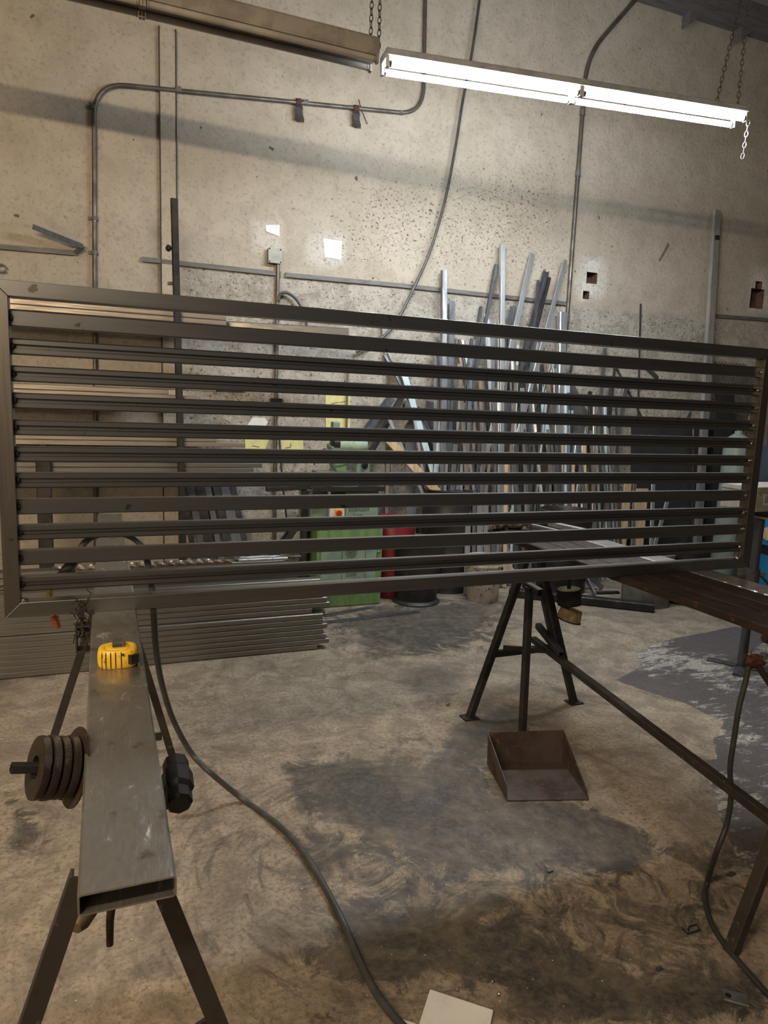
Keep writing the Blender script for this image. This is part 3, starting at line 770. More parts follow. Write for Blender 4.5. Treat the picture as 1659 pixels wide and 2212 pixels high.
# ------------------------------------------------------------------ right trestle bench and the tubes lying on it
rb = thing('trestle_bench', 'long dark trestle with low stretcher carrying steel tubes under the right end of the gate', 'trestle', (2.02, 2.1, 0))
AZ = .866
obj('beam', MB().bar((2.04, .42, .884), (2.04, 3.36, .884), .110, .031, 'tube', (0, 0, 1), .004), m_rust, rb)
for a, b_ in (((1.704, 2.955, 0), (1.995, 2.955, AZ + .001)), ((2.349, 2.955, 0), (2.045, 2.955, AZ + .001)), ((1.690, 1.318, 0), (1.995, 1.318, AZ + .001)), ((2.345, 1.318, 0), (2.045, 1.318, AZ + .001))):
    leg = obj('leg', MB().bar(a, b_, .036, .036, 'tube', (0, -1, 0)), m_legs if a[1] < 2 else m_dark, rb)
    if a[1] > 2: obj('foot_plate', MB().box((a[0] - .04, a[1] - .035, 0), (a[0] + .04, a[1] + .035, .007)), m_dark, leg)
obj('stretcher', MB().bar((2.06, 2.955, .385), (1.80, 1.318, .40), .032, .032, 'tube', (0, 0, 1)), m_legs, rb)
obj('brace', MB().bar((1.815, 2.955, .33), (2.235, 2.955, .33), .034, .028, 'tube', (0, -1, 0)), m_dark, rb)
obj('brace', MB().bar((1.86, 2.925, .37), at(1196, 1407, y=2.78), .022, .022, 'tube', (0, 0, 1)), m_legs, rb)
obj('strut', MB().bar(at(1166, 1262, y=2.90), at(1197, 1402, y=2.80), .022, .022, 'tube', (0, -1, 0)), m_legs, rb)
obj('stub', MB().bar(at(1163, 1352, y=2.93), at(1214, 1415, y=2.62), .034, .030, 'tube', (0, 0, 1)), m_dark, rb)
pg = at(1212, 1240, y=2.955)
obj('peg', MB().tube([(2.215, 2.9, AZ), (2.215, 2.9, .55)], .010, 10), m_dark, rb)

names = [('rusty flat tube lying against the right trestle beam', 2.103, 2.222, m_rust, .35, 3.44), ('rusty flat tube beside the bright topped one on the right trestle', 2.230, 2.345, m_rust, .38, 3.30), ('bright topped flat tube, rightmost of those running under the gate onto the right trestle', 2.355, 2.480, m_shiny, .30, 2.99)]
for lb, a, b_, mt, ya, yb in names:
    tag(obj('flat_tube', MB().bar(((a + b_) / 2, ya, .884), ((a + b_) / 2, yb, .884), b_ - a, .031, 'tube', (0, 0, 1), .004), mt), lb, 'steel tube', 'tubes on the right trestle')
# cross bearers that carry them
for yy in (1.05, 2.80):
    obj('bearer', MB().bar((2.06, yy, AZ + .001 - .016), (2.50, yy, AZ + .001 - .016), .03, .03, 'tube', (0, 0, 1)), m_dark, rb)
tag(obj('flat_bar', MB().bar(at(1187, 1131, z=.915), at(1262, 1147, z=.915), .03, .028, 'tube', (0, 0, 1)), m_galv), 'narrow bright steel bar lying on the tubes at the far end of the right trestle', 'steel bar')
tag(obj('flat_bar', MB().bar(at(1150, 1135, z=.915), at(1225, 1152, z=.915), .018, .018, 'solid', (0, 0, 1)), m_galv), 'thin bright rod beside the narrow bar on the far end of the right trestle', 'steel bar')

# abrasive discs hanging on the peg
dc = Vector((2.215, 2.9, .66)); dax = Vector((-.10, .06, 1)).normalized()
for i in range(9):
    c = dc - dax * (.0095 * i); rr_ = .064 - .0015 * (i % 3)
    d_ = thing('flap_disc', '%s flap disc hanging on the peg under the right trestle' % ('uppermost white and yellow faced' if i == 0 else ['', 'second', 'third', 'fourth', 'fifth', 'sixth', 'seventh', 'eighth', 'lowest black'][i] + ' from the top black' if i < 8 else 'lowest black'), 'abrasive disc', c, 'flap discs on the peg')
    obj('disc', MB().lathe([(.012, -.004), (rr_, -.0042), (rr_, .0005), (rr_ - .02, .002), (.012, .003), (.012, -.004)], c, dax, 28), m_black if i % 4 else m_dark, d_, smooth=True)
    if i == 0:
        obj('paper_face', MB().lathe([(.014, .0032), (.036, .0030), (.036, .0042), (.014, .0042), (.014, .0032)], c, dax, 28), m_paper, d_)
        obj('colour_rim', MB().lathe([(.040, .0026), (.058, .0018), (.058, .0030), (.040, .0036), (.040, .0026)], c, dax, 28), m_note, d_)
sp = Vector((2.232, 2.885, .555)); sax = Vector((.22, -.1, 1)).normalized()
tag(obj('abrasive_roll', MB().lathe([(.012, -.055), (.060, -.055), (.061, -.050), (.056, 0), (.012, 0), (.012, -.055)], sp, sax, 28), m_tan, smooth=True), 'tan flared abrasive roll tilted under the stack of flap discs', 'abrasive roll')
tag(obj('grinding_disc', MB().lathe([(.011, -.0592), (.067, -.0592), (.067, -.0565), (.011, -.0565), (.011, -.0592)], sp, sax, 28), m_black, smooth=True), 'thin black disc under the tan abrasive roll', 'disc')

# ground clamp with its cable
gc = at(1628, 1428, y=1.5)
clamp = thing('ground_clamp', 'rusty copper ground clamp with a black cable hanging from the right trestle', 'ground clamp', gc)
jw = MB()
jw.blob(gc, .030, .022, .018, 5, .35, 9)
obj('jaw', jw, m_copperold, clamp, smooth=True)
st = MB(); rnd = random.Random(9)
for i in range(26):
    p = gc + Vector((rnd.uniform(-.03, .03), rnd.uniform(-.02, .01), rnd.uniform(0, .02))); pts = [p]
    for k in range(4): pts.append(pts[-1] + Vector((rnd.uniform(-.010, .010), rnd.uniform(-.008, .008), rnd.uniform(-.006, .012))))
    st.tube(pts, .0011, 4)
tag(obj('strands', st, m_copperold, clamp), kind='stuff')
obj('rod', MB().tube([gc + Vector((.008, 0, -.004)), at(1672, 1490, y=1.47), at(1720, 1555, y=1.45)], .010, 10), m_rust, clamp)
cb = [at(1617, 1436, y=1.5), at(1611, 1470, y=1.5), at(1596, 1530, y=1.5), at(1585, 1600, y=1.5), at(1577, 1660, y=1.5), at(1579, 1720, y=1.5), at(1570, 1780, y=1.5), at(1548, 1840, y=1.5)]
cf = [at(x, y, z=.011) for x, y in ((1528, 1905), (1524, 1950), (1545, 2010), (1600, 2082), (1680, 2170), (1760, 2240))]
obj('cable', MB().tube(smoothpath(cb + cf), .0085, 10), m_black, clamp, smooth=True)
rd = at(1652, 1376, y=1.47)
tag(obj('round_bar', MB().tube([rd, rd + Vector((.3, -.12, -.12))], .017, 14), m_rust, smooth=True), 'short brown round bar poking out beside the right trestle above the ground clamp', 'round bar')

# ------------------------------------------------------------------ dustpan with its tall handle
pan = thing('dustpan', 'rusty sheet steel dustpan with a tall square tube handle standing on the floor', 'dustpan', (1.66, 2.35, 0))
p_fl, p_fr = at(1097, 1730, z=.003), at(1271, 1728, z=.003)
p_bl, p_br = at(1053, 1650, z=.003), at(1214, 1647, z=.003)
dback = ((p_bl - p_fl) + (p_br - p_fr)) / 2
hb_ = .128
tb_l, tb_r = at(1055, 1582, y=p_bl[1] + .004), at(1217, 1577, y=p_br[1] + .004)
t_ = .003


def plate(pts, th, nrm):
    n = Vector(nrm).normalized() * th; k = len(pts)
    return MB().add([Vector(p) for p in pts] + [Vector(p) + n for p in pts], [tuple(range(k - 1, -1, -1)), tuple(range(k, 2 * k))] + [(i, (i + 1) % k, k + (i + 1) % k, k + i) for i in range(k)])


obj('pan_floor', plate([p_fl, p_fr, p_br, p_bl], t_, (0, 0, 1)), m_rustpan, pan)
obj('back_wall', plate([p_bl, p_br, tb_r, tb_l], t_, (0, 1, 0)), m_rustpan, pan)
obj('side_wall', plate([p_fl + Vector((-.001, 0, 0)), p_bl, tb_l, at(1095, 1694, x=(p_fl + (p_bl - p_fl) * .03)[0])], t_, (-1, 0, 0)), m_rustpan, pan)
obj('side_wall', plate([p_fr, p_br, tb_r, p_fr + (p_br - p_fr) * .12 + Vector((.004, 0, .025))], t_, (1, 0, 0)), m_rustpan, pan)
hy_ = (p_bl[1] + p_br[1]) / 2 + .03
h_b, h_t = at(1127, 1612, y=hy_), at(1144, 1268, y=hy_)
obj('handle', MB().bar((h_b[0], hy_, .03), (h_t[0], hy_, h_t[2]), .030, .030, 'tube', (0, -1, 0)), m_dark, pan)
hg = at(1146, 1262, y=hy_ - .02)
obj('grip', MB().bar((h_t[0] + .010, hy_ + .05, h_t[2]), (h_t[0] + .016, hy_ - .06, h_t[2] - .012), .032, .032, 'tube', (0, 0, 1)), m_dark, pan)

# ------------------------------------------------------------------ fluorescent fixtures


def fixture(label, p0, p1, lit, chain_px):
    p0, p1 = Vector(p0), Vector(p1); d = (p1 - p0).normalized(); n = Vector((0, 0, 1)).cross(d).normalized()  # n points away from camera
    if n[1] < 0: n = -n
    up = d.cross(n)
    if up[2] < 0: up = -up
    fx = thing('fluorescent_fixture', label, 'light fixture', p0.lerp(p1, .5))
    L = (p1 - p0).length
    body = m_fixhouse if lit else m_dusty
    prof = [(-.072, .028), (-.072, .058), (-.066, .064), (.066, .064), (.072, .058), (.072, .028), (.066, .022), (-.066, .022)]
    if not lit: prof = [(a_, .004 + (b_ - .022) * 2.2) for a_, b_ in prof]
    obj('housing', MB().extr(prof, p0, p1, n, up), body, fx)
    for h in range(2):
        a, b_ = p0 + d * (L * h / 2 + .03), p0 + d * (L * (h + 1) / 2 - .03)
        for s in (-.054, .054):
            t = obj('tube', MB().tube([a + n * s - up * .012, b_ + n * s - up * .012], .0165, 14), m_lit if lit else m_deadtube, fx, smooth=True)
            for q, sg in ((a, -1), (b_, 1)):
                e = MB().tube([q + n * s - up * .012 + d * sg * .001, q + n * s - up * .012 + d * sg * .012], .0175, 12)
                obj('end_cap', e, m_chrome if lit else m_dusty, t, smooth=True)
        for q in (a - d * .022, b_ + d * .022):
            for s in (-.054, .054):
                obj('socket', MB().bar(q + n * s - up * .032, q + n * s + up * .03, .03, .014, 'solid', d), m_white if lit else m_dusty, fx)
    for pts, mt in chain_px:
        mb = MB()
        for A, B in pts:
            A, B = Vector(A), Vector(B); dd = B - A; N = max(2, int(dd.length / .032)); dd.normalize(); o1 = dd.orthogonal().normalized(); o2 = dd.cross(o1)
            for i in range(N):
                c = A + (B - A) * ((i + .5) / N); u = o1 if i % 2 else o2
                ring = [c + dd * (.021 * math.cos(k * PI / 5)) + u * (.010 * math.sin(k * PI / 5)) for k in range(11)]
                mb.tube(ring, .0028, 5, False)
        obj('chain', mb, mt, fx)
    return fx


J = Vector((1.47, 3.95, 3.436)); E2 = Vector((3.90, 3.72, 3.494))
dl = (E2 - J).normalized()
top = 5.5
e_ = E2 - dl * .05 + Vector((0, 0, .07))
fixture('lit double fluorescent fixture, the glowing one hanging upper right', J + dl * .015, E2, True,
        [([(e_ + Vector((-.16, 0, 0)), e_ + Vector((.02, 0, 1.0))), (e_ + Vector((.02, 0, .0)), e_ + Vector((.02, 0, 1.0))), (e_ + Vector((.02, 0, 1.0)), e_ + Vector((.06, .1, 2.0)))], m_chain),
         ([(E2 + Vector((.01, -.06, -.02)), E2 + Vector((-.02, -.07, -.26)))], m_chainlt)])
dr = Vector((-1, .012, .012)).normalized()
J0 = J - dl * .035 + Vector((0, 0, .01)); LE = J0 + dr * 2.44
fixture('unlit dusty fluorescent fixture hanging at the upper left, joined to the lit one', LE, J0, False,
        [([(J0 + Vector((-.03, 0, .07)), J0 + Vector((-.03, 0, 2.0))), (J0 + Vector((.02, 0, .07)), J0 + Vector((.0, 0, 2.0)))], m_chain), ([(LE + Vector((.12, 0, .07)), LE + Vector((.12, 0, 2.0)))], m_chain)])
# lamps behind the camera have real bodies too
for lb, c, wd_ in (('row of shop lamps under the ceiling behind the viewer, nearer row', (-1.9, -.2, 3.48), 2.4), ('row of shop lamps under the ceiling behind the viewer, farther row', (-3.2, -3.2, 3.50), 3.4)):
    tag(obj('shop_lamp', MB().box((c[0] - wd_ / 2, c[1] - .12, c[2]), (c[0] + wd_ / 2, c[1] + .12, c[2] + .07)), m_white), lb, 'light fixture')

# ------------------------------------------------------------------ conduits, cables, boxes and papers on the wall


def wallpath(pts, off): return [at(x, y, y=WY - off) for x, y in pts]


def roundpath(pts, r):
    """polyline with its inner corners rounded to radius r"""
    P = [Vector(p) for p in pts]; out = [P[0]]
    for i in range(1, len(P) - 1):
        a, b_, c = P[i - 1], P[i], P[i + 1]; d1 = (a - b_).normalized(); d2 = (c - b_).normalized()
        k = min(r, (a - b_).length * .45, (c - b_).length * .45)
        s, e = b_ + d1 * k, b_ + d2 * k
        for j in range(9):
            t = j / 8; out.append(s * (1 - t) ** 2 + b_ * 2 * t * (1 - t) + e * t * t)
    out.append(P[-1]); return out


cd = thing('conduit', 'grey conduit rising at the left, bending across the wall and up behind the lit lamp', 'conduit', (0, WY - .02, 0))
pa = [Vector((-.085, WY - .022, .02)), at(203, 178, y=WY - .022), at(914, 248, y=WY - .022), at(921, -150, y=WY - .022)]
pa[0] = Vector((at(198, 900, y=WY - .022)[0], WY - .022, .0))
obj('pipe', MB().tube(roundpath(pa, .22), .0165, 10), m_conduit, cd, smooth=True)
for x, y in ((205, 472), (205, 546), (203, 232), (385, 193), (660, 221), (866, 243)):
    c = at(x, y, y=WY - .022)
    if y > 240 or x < 210: obj('strap', MB().box((c[0] - .045, WY - .014, c[2] - .012), (c[0] + .022, WY - .001, c[2] + .012)).tube([c - Vector((0, 0, .012)), c + Vector((0, 0, .012))], .021, 10), m_condlt, cd)
    else: obj('strap', MB().tube([c - Vector((.02, 0, .003)), c + Vector((.02, 0, .003))], .020, 10), m_condlt, cd)
for lb, x, y in (('left of the two dark rag strips tied to the high wall conduit', 645, 222), ('right of the two dark rag strips tied to the high wall conduit', 769, 236)):
    c = at(x, y, y=WY - .05)
    rg = thing('rag_strip', lb, 'rag', c, 'rags on the conduit')
    obj('knot', MB().tube([at(x - 5, y - 2, y=WY - .025), at(x + 5, y - 1, y=WY - .025)], .026, 10), m_rag, rg)
    A = at(x, y + 3, y=WY - .046)
    q = MB(); rows = []
    for i in range(6):
        t = i / 5; rows.append((A + Vector((.004 * math.sin(i * 2) + .012 * t, -.006 * math.sin(i * 1.4), -.115 * t)), .028 + .008 * t))
    for i in range(5):
        (c0, w0), (c1, w1) = rows[i], rows[i + 1]
        q.add([c0 + Vector((-w0, 0, 0)), c0 + Vector((w0, .004, 0)), c1 + Vector((w1, .004, -.01 * (i == 4))), c1 + Vector((-w1, 0, 0)), c0 + Vector((-w0, .006, 0)), c0 + Vector((w0, .01, 0)), c1 + Vector((w1, .01, -.01 * (i == 4))), c1 + Vector((-w1, .006, 0))],
              [(0, 1, 2, 3), (7, 6, 5, 4), (0, 4, 5, 1), (1, 5, 6, 2), (2, 6, 7, 3), (3, 7, 4, 0)])
    obj('tail', q, m_tape, rg)
w_ = wallpath([(775, 215), (779, 232), (793, 268)], .03); tag(obj('wire_end', MB().tube(w_, .004, 6), m_rag), 'stiff bit of wire sticking out beside the right rag strip on the wall conduit', 'wire')
cd2 = thing('conduit', 'vertical grey conduit right of the bar pile, bending away at the ceiling', 'conduit', (4.11, WY - .02, 0))
obj('pipe', MB().tube(roundpath([Vector((4.107, WY - .022, 0)), Vector((4.107, WY - .022, 4.75)), at(1385, -15, y=WY - .022)], .25), .019, 10), m_conduit, cd2, smooth=True)
for y in (375, 690, 240):
    c = Vector((4.107, WY - .022, at(1240, y, y=WY)[2])); obj('coupling', MB().tube([c - Vector((0, 0, .03)), c + Vector((0, 0, .03))], .024, 10), m_condlt, cd2, smooth=True)
tag(obj('hanging_cable', MB().tube(smoothpath(wallpath([(1056, -140), (1040, -30), (1020, 110), (1000, 215), (985, 310), (962, 430), (930, 540), (895, 620), (862, 685), (838, 718), (812, 738), (770, 760)], .06), 5), .0125, 8), m_cable, smooth=True), 'grey cable sagging down the wall from the ceiling past the lit lamp', 'cable')
tag(obj('hanging_cable', MB().tube(smoothpath(wallpath([(823, 700), (826, 740), (832, 775), (838, 812), (842, 870)], .03), 4), .008, 8), m_conduit, smooth=True), 'short dark cable on the wall left of the bar pile', 'cable')
# junction box and its drop
jb = at(593, 553, y=WY - .03)
jbx = thing('junction_box', 'square grey junction box on the wall under the torn paper', 'junction box', jb)
obj('box', MB().box((jb[0] - .052, WY - .05, jb[2] - .056), (jb[0] + .052, WY - .001, jb[2] + .056)), m_condlt, jbx, bevel=.004)
obj('cover', MB().box((jb[0] - .054, WY - .054, jb[2] - .058), (jb[0] + .054, WY - .05, jb[2] + .058)), m_cover, jbx)
for sx in (-1, 1):
    for sz in (-1, 1): obj('screw', MB().lathe([(.006, 0), (.006, .002), (.003, .004)], (jb[0] + sx * .044, WY - .054, jb[2] + sz * .048), (0, -1, 0), 8), m_dark, jbx)
dp = thing('conduit', 'rusty brown conduit dropping from the junction box behind the gate', 'conduit', (jb[0], WY - .02, 0))
obj('pipe', MB().tube([(jb[0] + .03, WY - .025, jb[2] - .058), (jb[0] + .028, WY - .025, .0)], .0155, 10), m_conduit, dp, smooth=True)
c = at(596, 866, y=WY - .04); obj('coupling', MB().box((c[0] - .045, WY - .06, c[2] - .02), (c[0] + .05, WY - .005, c[2] + .02)), m_tapeblk, dp)
tag(obj('hanging_cable', MB().tube(smoothpath(wallpath([(602, 650), (605, 637), (618, 632), (636, 642), (650, 662), (660, 690), (664, 720)], .05), 5), .0125, 8), m_cable, smooth=True), 'short black cable looping out of the brown conduit below the junction box', 'cable')
tag(obj('thin_rod', MB().tube(wallpath([(751, 800), (747, 990), (744, 1090)], .03), .009, 8), m_conduit, smooth=True), 'thin upright rod in front of the tall yellow note on the wall', 'rod')
tag(obj('hanging_cable', MB().tube(smoothpath(wallpath([(603, 940), (607, 1000), (612, 1060), (620, 1130)], .06), 4), .008, 8), m_black, smooth=True), 'thin black cable beside the brown conduit, low behind the gate', 'cable')


def sheet(name, label, cat, px, mat, off=.004, ink=(), group=None):
    pts = [at(x, y, y=WY - off) for x, y in px]
    if ink:
        t = thing(name, label, cat, pts[0], group); obj('paper', plate(pts, .0015, (0, -1, 0)), mat, t)
        mb = MB()
        for x0, y0_, x1, y1_ in ink:
            a, b_ = at(x0, y0_, y=WY - off - .0025), at(x1, y1_, y=WY - off - .0025); mb.bar(a, b_, .006, .0008, 'solid', (0, -1, 0))
        obj('pencil_marks', mb, m_ink if mat is not m_note else m_ink, t)
    else:
        tag(obj(name, plate(pts, .0015, (0, -1, 0)), mat), label, cat, group)


sheet('paper_scrap', 'torn white paper scrap stuck on the wall above the junction box', 'paper', [(573, 486), (604, 486), (604, 511), (575, 500)], m_paper)
sheet('paper_sheet', 'white paper sheet on the pale scraped patch of wall', 'paper', [(698, 515), (738, 521), (737, 562), (701, 555)], m_paper)
sheet('yellow_note', 'tall yellow note hanging on the wall behind the thin rod', 'note', [(703, 845), (757, 850), (756, 927), (704, 925)], m_note, .006, [(716, 872, 732, 869), (734, 870, 746, 867)])
sheet('yellow_note', 'yellow note with a torn right corner near the rack tube ends', 'note', [(528, 930), (545, 905), (562, 910), (582, 948), (572, 972), (530, 975)], m_note, .006, [(545, 963, 560, 966)])
sheet('yellow_note', 'square yellow note right of the brown conduit on the wall', 'note', [(606, 938), (655, 940), (655, 978), (606, 976)], m_note, .006, [(616, 968, 628, 966), (628, 958, 628, 966)])
sheet('sheet_offcut', 'pale grey sheet metal offcut fixed on the wall left of the brown conduit', 'sheet metal', [(532, 922), (545, 902), (572, 903), (579, 912), (570, 926)], m_paper, .012)
# bent flat iron on the left strip
fi = MB()
p0, p1, p2 = at(70, 490, y=WY - .12), at(178, 533, y=WY - .05), at(163, 546, y=WY - .02)
fi.bar(p0, p1, .035, .03, 'angle', (0, -1, 0)); fi.bar(p1, p2, .03, .02, 'solid', (0, -1, 0))
tag(obj('bent_iron', fi, m_slate), 'dark strip of angle iron bent away from the wall at the far left', 'angle iron')
hkk = at(3, 580, y=WY - .02); tag(obj('wall_ring', MB().tube([hkk + Vector((.03 * math.cos(i * PI / 8), -.01, .025 * math.sin(i * PI / 8))) for i in range(16)], .007, 6, False), m_condlt, smooth=True), 'small metal ring on the wall at the far left edge', 'ring')
# nail-like scar and dark rod on wall right
tag(obj('wall_hook', MB().tube(wallpath([(1443, 526), (1436, 540), (1424, 562)], .02), [.010, .007, .006], 8), m_brownbar), 'short slanted iron pin sticking out of the wall right of the square cut-outs', 'iron pin')
tag(obj('thin_rod', MB().bar(at(1383, 656, y=WY - .02), at(1377, 900, y=WY - .02), .02, .018, 'angle', (0, -1, 0)), m_slate), 'narrow upright dark strip on the wall between the cut-outs and the tall strut', 'steel strip')
# tall strut post
tp = thing('strut_post', 'tall grey steel strut leaning on the wall at the right, taller than all bars', 'steel strut', (5.9, WY - .3, 0))
a = at(1548, 455, y=WY - .05); b_ = at(1522, 905, y=WY - .22); dd = (b_ - a)
foot = a + dd * ((a[2] - .004) / (a[2] - b_[2]))
obj('channel', MB().bar(a, foot, .075, .045, 'channel', (0, 1, 0), .006), m_galv, tp)
c = a + dd * .13; obj('clip', MB().box((c[0] - .03, c[1] - .04, c[2] - .02), (c[0] + .02, c[1] - .02, c[2] + .02)), m_dark, tp)
# ------------------------------------------------------------------ rack with stock tubes on the left
RY = 5.12
rk = thing('wall_rack', 'dark upright post rack with arms holding steel tubes along the left wall', 'rack', (.5, RY, 0))
ra, rb_ = at(376, 430, y=RY), at(391, 1010, y=RY)
rdir = (rb_ - ra); rbase = ra + rdir * ((ra[2]) / (ra[2] - rb_[2]))
obj('post', MB().bar(ra, rbase, .046, .05, 'tube', (0, -1, 0)), m_dark, rk)
r2 = at(93, 1002, y=RY - .02); obj('post', MB().bar((r2[0], RY, 0), (r2[0], RY, r2[2] + .06), .09, .05, 'tube', (0, -1, 0)), m_legs, rk)
obj('stop_pin', MB().tube([at(362, 612, y=RY - .0), at(376, 612, y=RY)], .012, 8), m_brownbar, rk)
cc = at(364, 536, y=RY); obj('stop_knob', MB().blob(cc, .02, .02, .022, 1, .05, 8), m_dark, rk, smooth=True)
ARMZ = []
rows = [  # (left pixel y at x=25, right end pixel, height, depth Y, layers)
    ('uppermost', (25, 662), (487, 690), 6), ('upper middle', (25, 838), (425, 857), 6), ('lower middle', (25, 946), (528, 958), 6), ('lowest', (25, 1008), (546, 1010), 6)]
rl = ['front', 'second', 'third', 'fourth', 'fifth', 'rear']
for ri, (nm, pl, pr, n) in enumerate(rows):
    z = at(pl[0], pl[1], y=5.19)[2]; zr = at(pr[0], pr[1], y=5.19)[2]; z = (z + zr) / 2
    armz = z - .035; ARMZ.append(armz)
    for xx in (ra[0] + .02, r2[0]):
        obj('arm', MB().bar((xx, RY + .0, armz - .012), (xx, WY - .002, armz - .012), .04, .024, 'tube', (0, 0, 1)), m_dark, rk)
    for k in range(n):
        for lv in range(2):
            yy = 5.19 + .094 * k
            xe = pr[0] - 24 * k * (1 if ri % 2 else .5) - 62 * lv * (ri in (1, 2)) + (18 if lv and ri == 3 else 0)
            X1 = at(xe, pr[1], y=5.19)[0]
            tag(obj('stock_tube', MB().bar((-1.9 + .05 * k, yy, armz + .018 + .036 * lv), (X1, yy, armz + .018 + .036 * lv), .075, .034, 'tube', (0, 0, 1), .004), m_rackt if ri < 3 else m_stack),
                'long steel tube on the %s rack arms, %s file, %s layer' % (nm, rl[k], 'top' if lv else 'bottom'), 'steel tube', 'tubes on the wall rack')
g0, g1 = at(489, 700, y=5.17), at(753, 716, y=5.17); zz = (g0[2] + g1[2]) / 2
tag(obj('stock_tube', MB().bar((at(300, 690, y=5.17)[0], 5.155 + .32, zz), (g1[0], 5.17, zz), .06, .052, 'tube', (0, -1, 0), .004), m_stack), 'grey square tube whose open end juts farthest right from the uppermost rack arms', 'steel tube', 'tubes on the wall rack')
for lb, a, b_, z_ in (('short bright flat bar ending just right of the rack post', (400, 855), (463, 859), .03), ('dark short bar ending at the yellow note from the upper middle rack arms', (470, 853), (527, 862), .03)):
    p, q = at(*a, y=5.3), at(*b_, y=5.3); zz = ARMZ[1] + .072 + .016
    tag(obj('flat_bar', MB().bar((p[0] - .6, 5.235 if 'bright' in lb else 5.33, zz), (q[0], 5.235 if 'bright' in lb else 5.33, zz), .05, .03, 'tube', (0, 0, 1)), m_rackt if 'bright' in lb else m_dark), lb, 'steel bar')
# flat bars leaning low on the wall behind the stack
for i in range(7):
    p = at(392 + 18 * i, 1035, y=WY - .03 - .01 * (i % 2)); q = at(412 + 19 * i, 1160, y=WY - .18); dd = q - p; f_ = p + dd * ((p[2] - .003) / (p[2] - q[2]))
    tag(obj('leaning_plate', MB().bar(p, f_, .045 + .01 * (i % 3), .012, 'solid', (0, -1, 0)), m_slate if i % 2 else m_dark), '%s from left of the dark flat bars leaning behind the floor stack' % ['first', 'second', 'third', 'fourth', 'fifth', 'sixth', 'seventh'][i], 'flat bar', 'flat bars leaning behind the stack')
# ------------------------------------------------------------------ stack of tubes on the floor
rnd = random.Random(11)
ordn = ['bottom', 'second', 'third', 'fourth', 'fifth', 'sixth', 'seventh', 'eighth', 'ninth', 'tenth', 'eleventh', 'twelfth', 'thirteenth', 'fourteenth']
RH = .0335
for r_ in range(13):
    for cI in range(2):
        yy = 4.165 + .078 * cI + (.022 if r_ > 6 else 0)
        X1 = 1.300 + rnd.uniform(-.035, .02) + (-.10 if r_ == 7 else 0) - (.05 if r_ == 0 else 0)
        zc = .004 + RH * (r_ + .5)
        tag(obj('stock_tube', MB().bar((-2.4, yy, zc), (X1, yy, zc), .074, RH - .0012, 'tube', (0, 0, 1), .004), m_stack),
            'steel tube, %s course up in the %s file of the floor stack' % (ordn[r_], 'front' if cI == 0 else 'second'), 'steel tube', 'tubes in the floor stack')
for r_ in range(16):
    yy = 4.40 + .03 * (r_ % 2); X1 = 1.12 + rnd.uniform(-.08, .06); zc = .004 + RH * (r_ + .5)
    tag(obj('stock_tube', MB().bar((-2.4, yy, zc), (X1, yy, zc), .09, RH - .0012, 'tube', (0, 0, 1), .004), m_stack),
        'steel tube, %s course up in the taller file behind the floor stack' % (ordn + ['fifteenth', 'top'])[r_], 'steel tube', 'tubes in the floor stack')
# loose bars on top of the stacks
zt_ = .004 + RH * 16
tb2 = MB(); N = 60; A, B = Vector((-.3, 4.40, zt_ + .012)), Vector((.62, 4.42, zt_ + .012)); s_ = .009
vs = []; 
for i in range(N + 1):
    c = A.lerp(B, i / N); th = i * .42
    for k in range(4):
        a = th + PI / 4 + k * PI / 2; vs.append(c + Vector((0, math.cos(a) * s_ * 1.3, math.sin(a) * s_ * 1.3)))
tb2.add(vs, [(i * 4 + k, i * 4 + (k + 1) % 4, (i + 1) * 4 + (k + 1) % 4, (i + 1) * 4 + k) for i in range(N) for k in range(4)] + [(3, 2, 1, 0), tuple(N * 4 + k for k in range(4))])
tag(obj('twisted_bar', tb2, m_grey), 'twisted square ornamental bar lying on top of the tall tube stack', 'twisted bar')
tb3 = MB(); tb3.v = [v_ + Vector((.12, -.035, 0)) for v_ in tb2.v]; tb3.f = tb2.f
tag(obj('twisted_bar', tb3, m_brownbar), 'brownish twisted square bar beside the grey twisted bar on the tall stack', 'twisted bar')
for i, (a, b_, mt) in enumerate(((.78, 1.10, m_galv), (.76, 1.20, m_slate), (.80, 1.06, m_galv))):
    tag(obj('flat_bar', MB().bar((a, 4.40 + .031 * i, zt_ + .008), (b_, 4.40 + .031 * i, zt_ + .008), .028, .014, 'solid', (0, 0, 1)), mt), '%s short bar end on top of the tall tube stack near the green saw' % ['front bright', 'dark middle', 'rear bright'][i], 'flat bar')

# ------------------------------------------------------------------ green cold saw
SY = 5.0
sw = thing('cold_saw', 'old green pedestal cold saw standing against the wall behind the gate', 'saw', (1.74, SY + .2, 0))


def sx(px, py, y=SY): return at(px, py, y=y)[0]
def sz(px, py, y=SY): return at(px, py, y=y)[2]


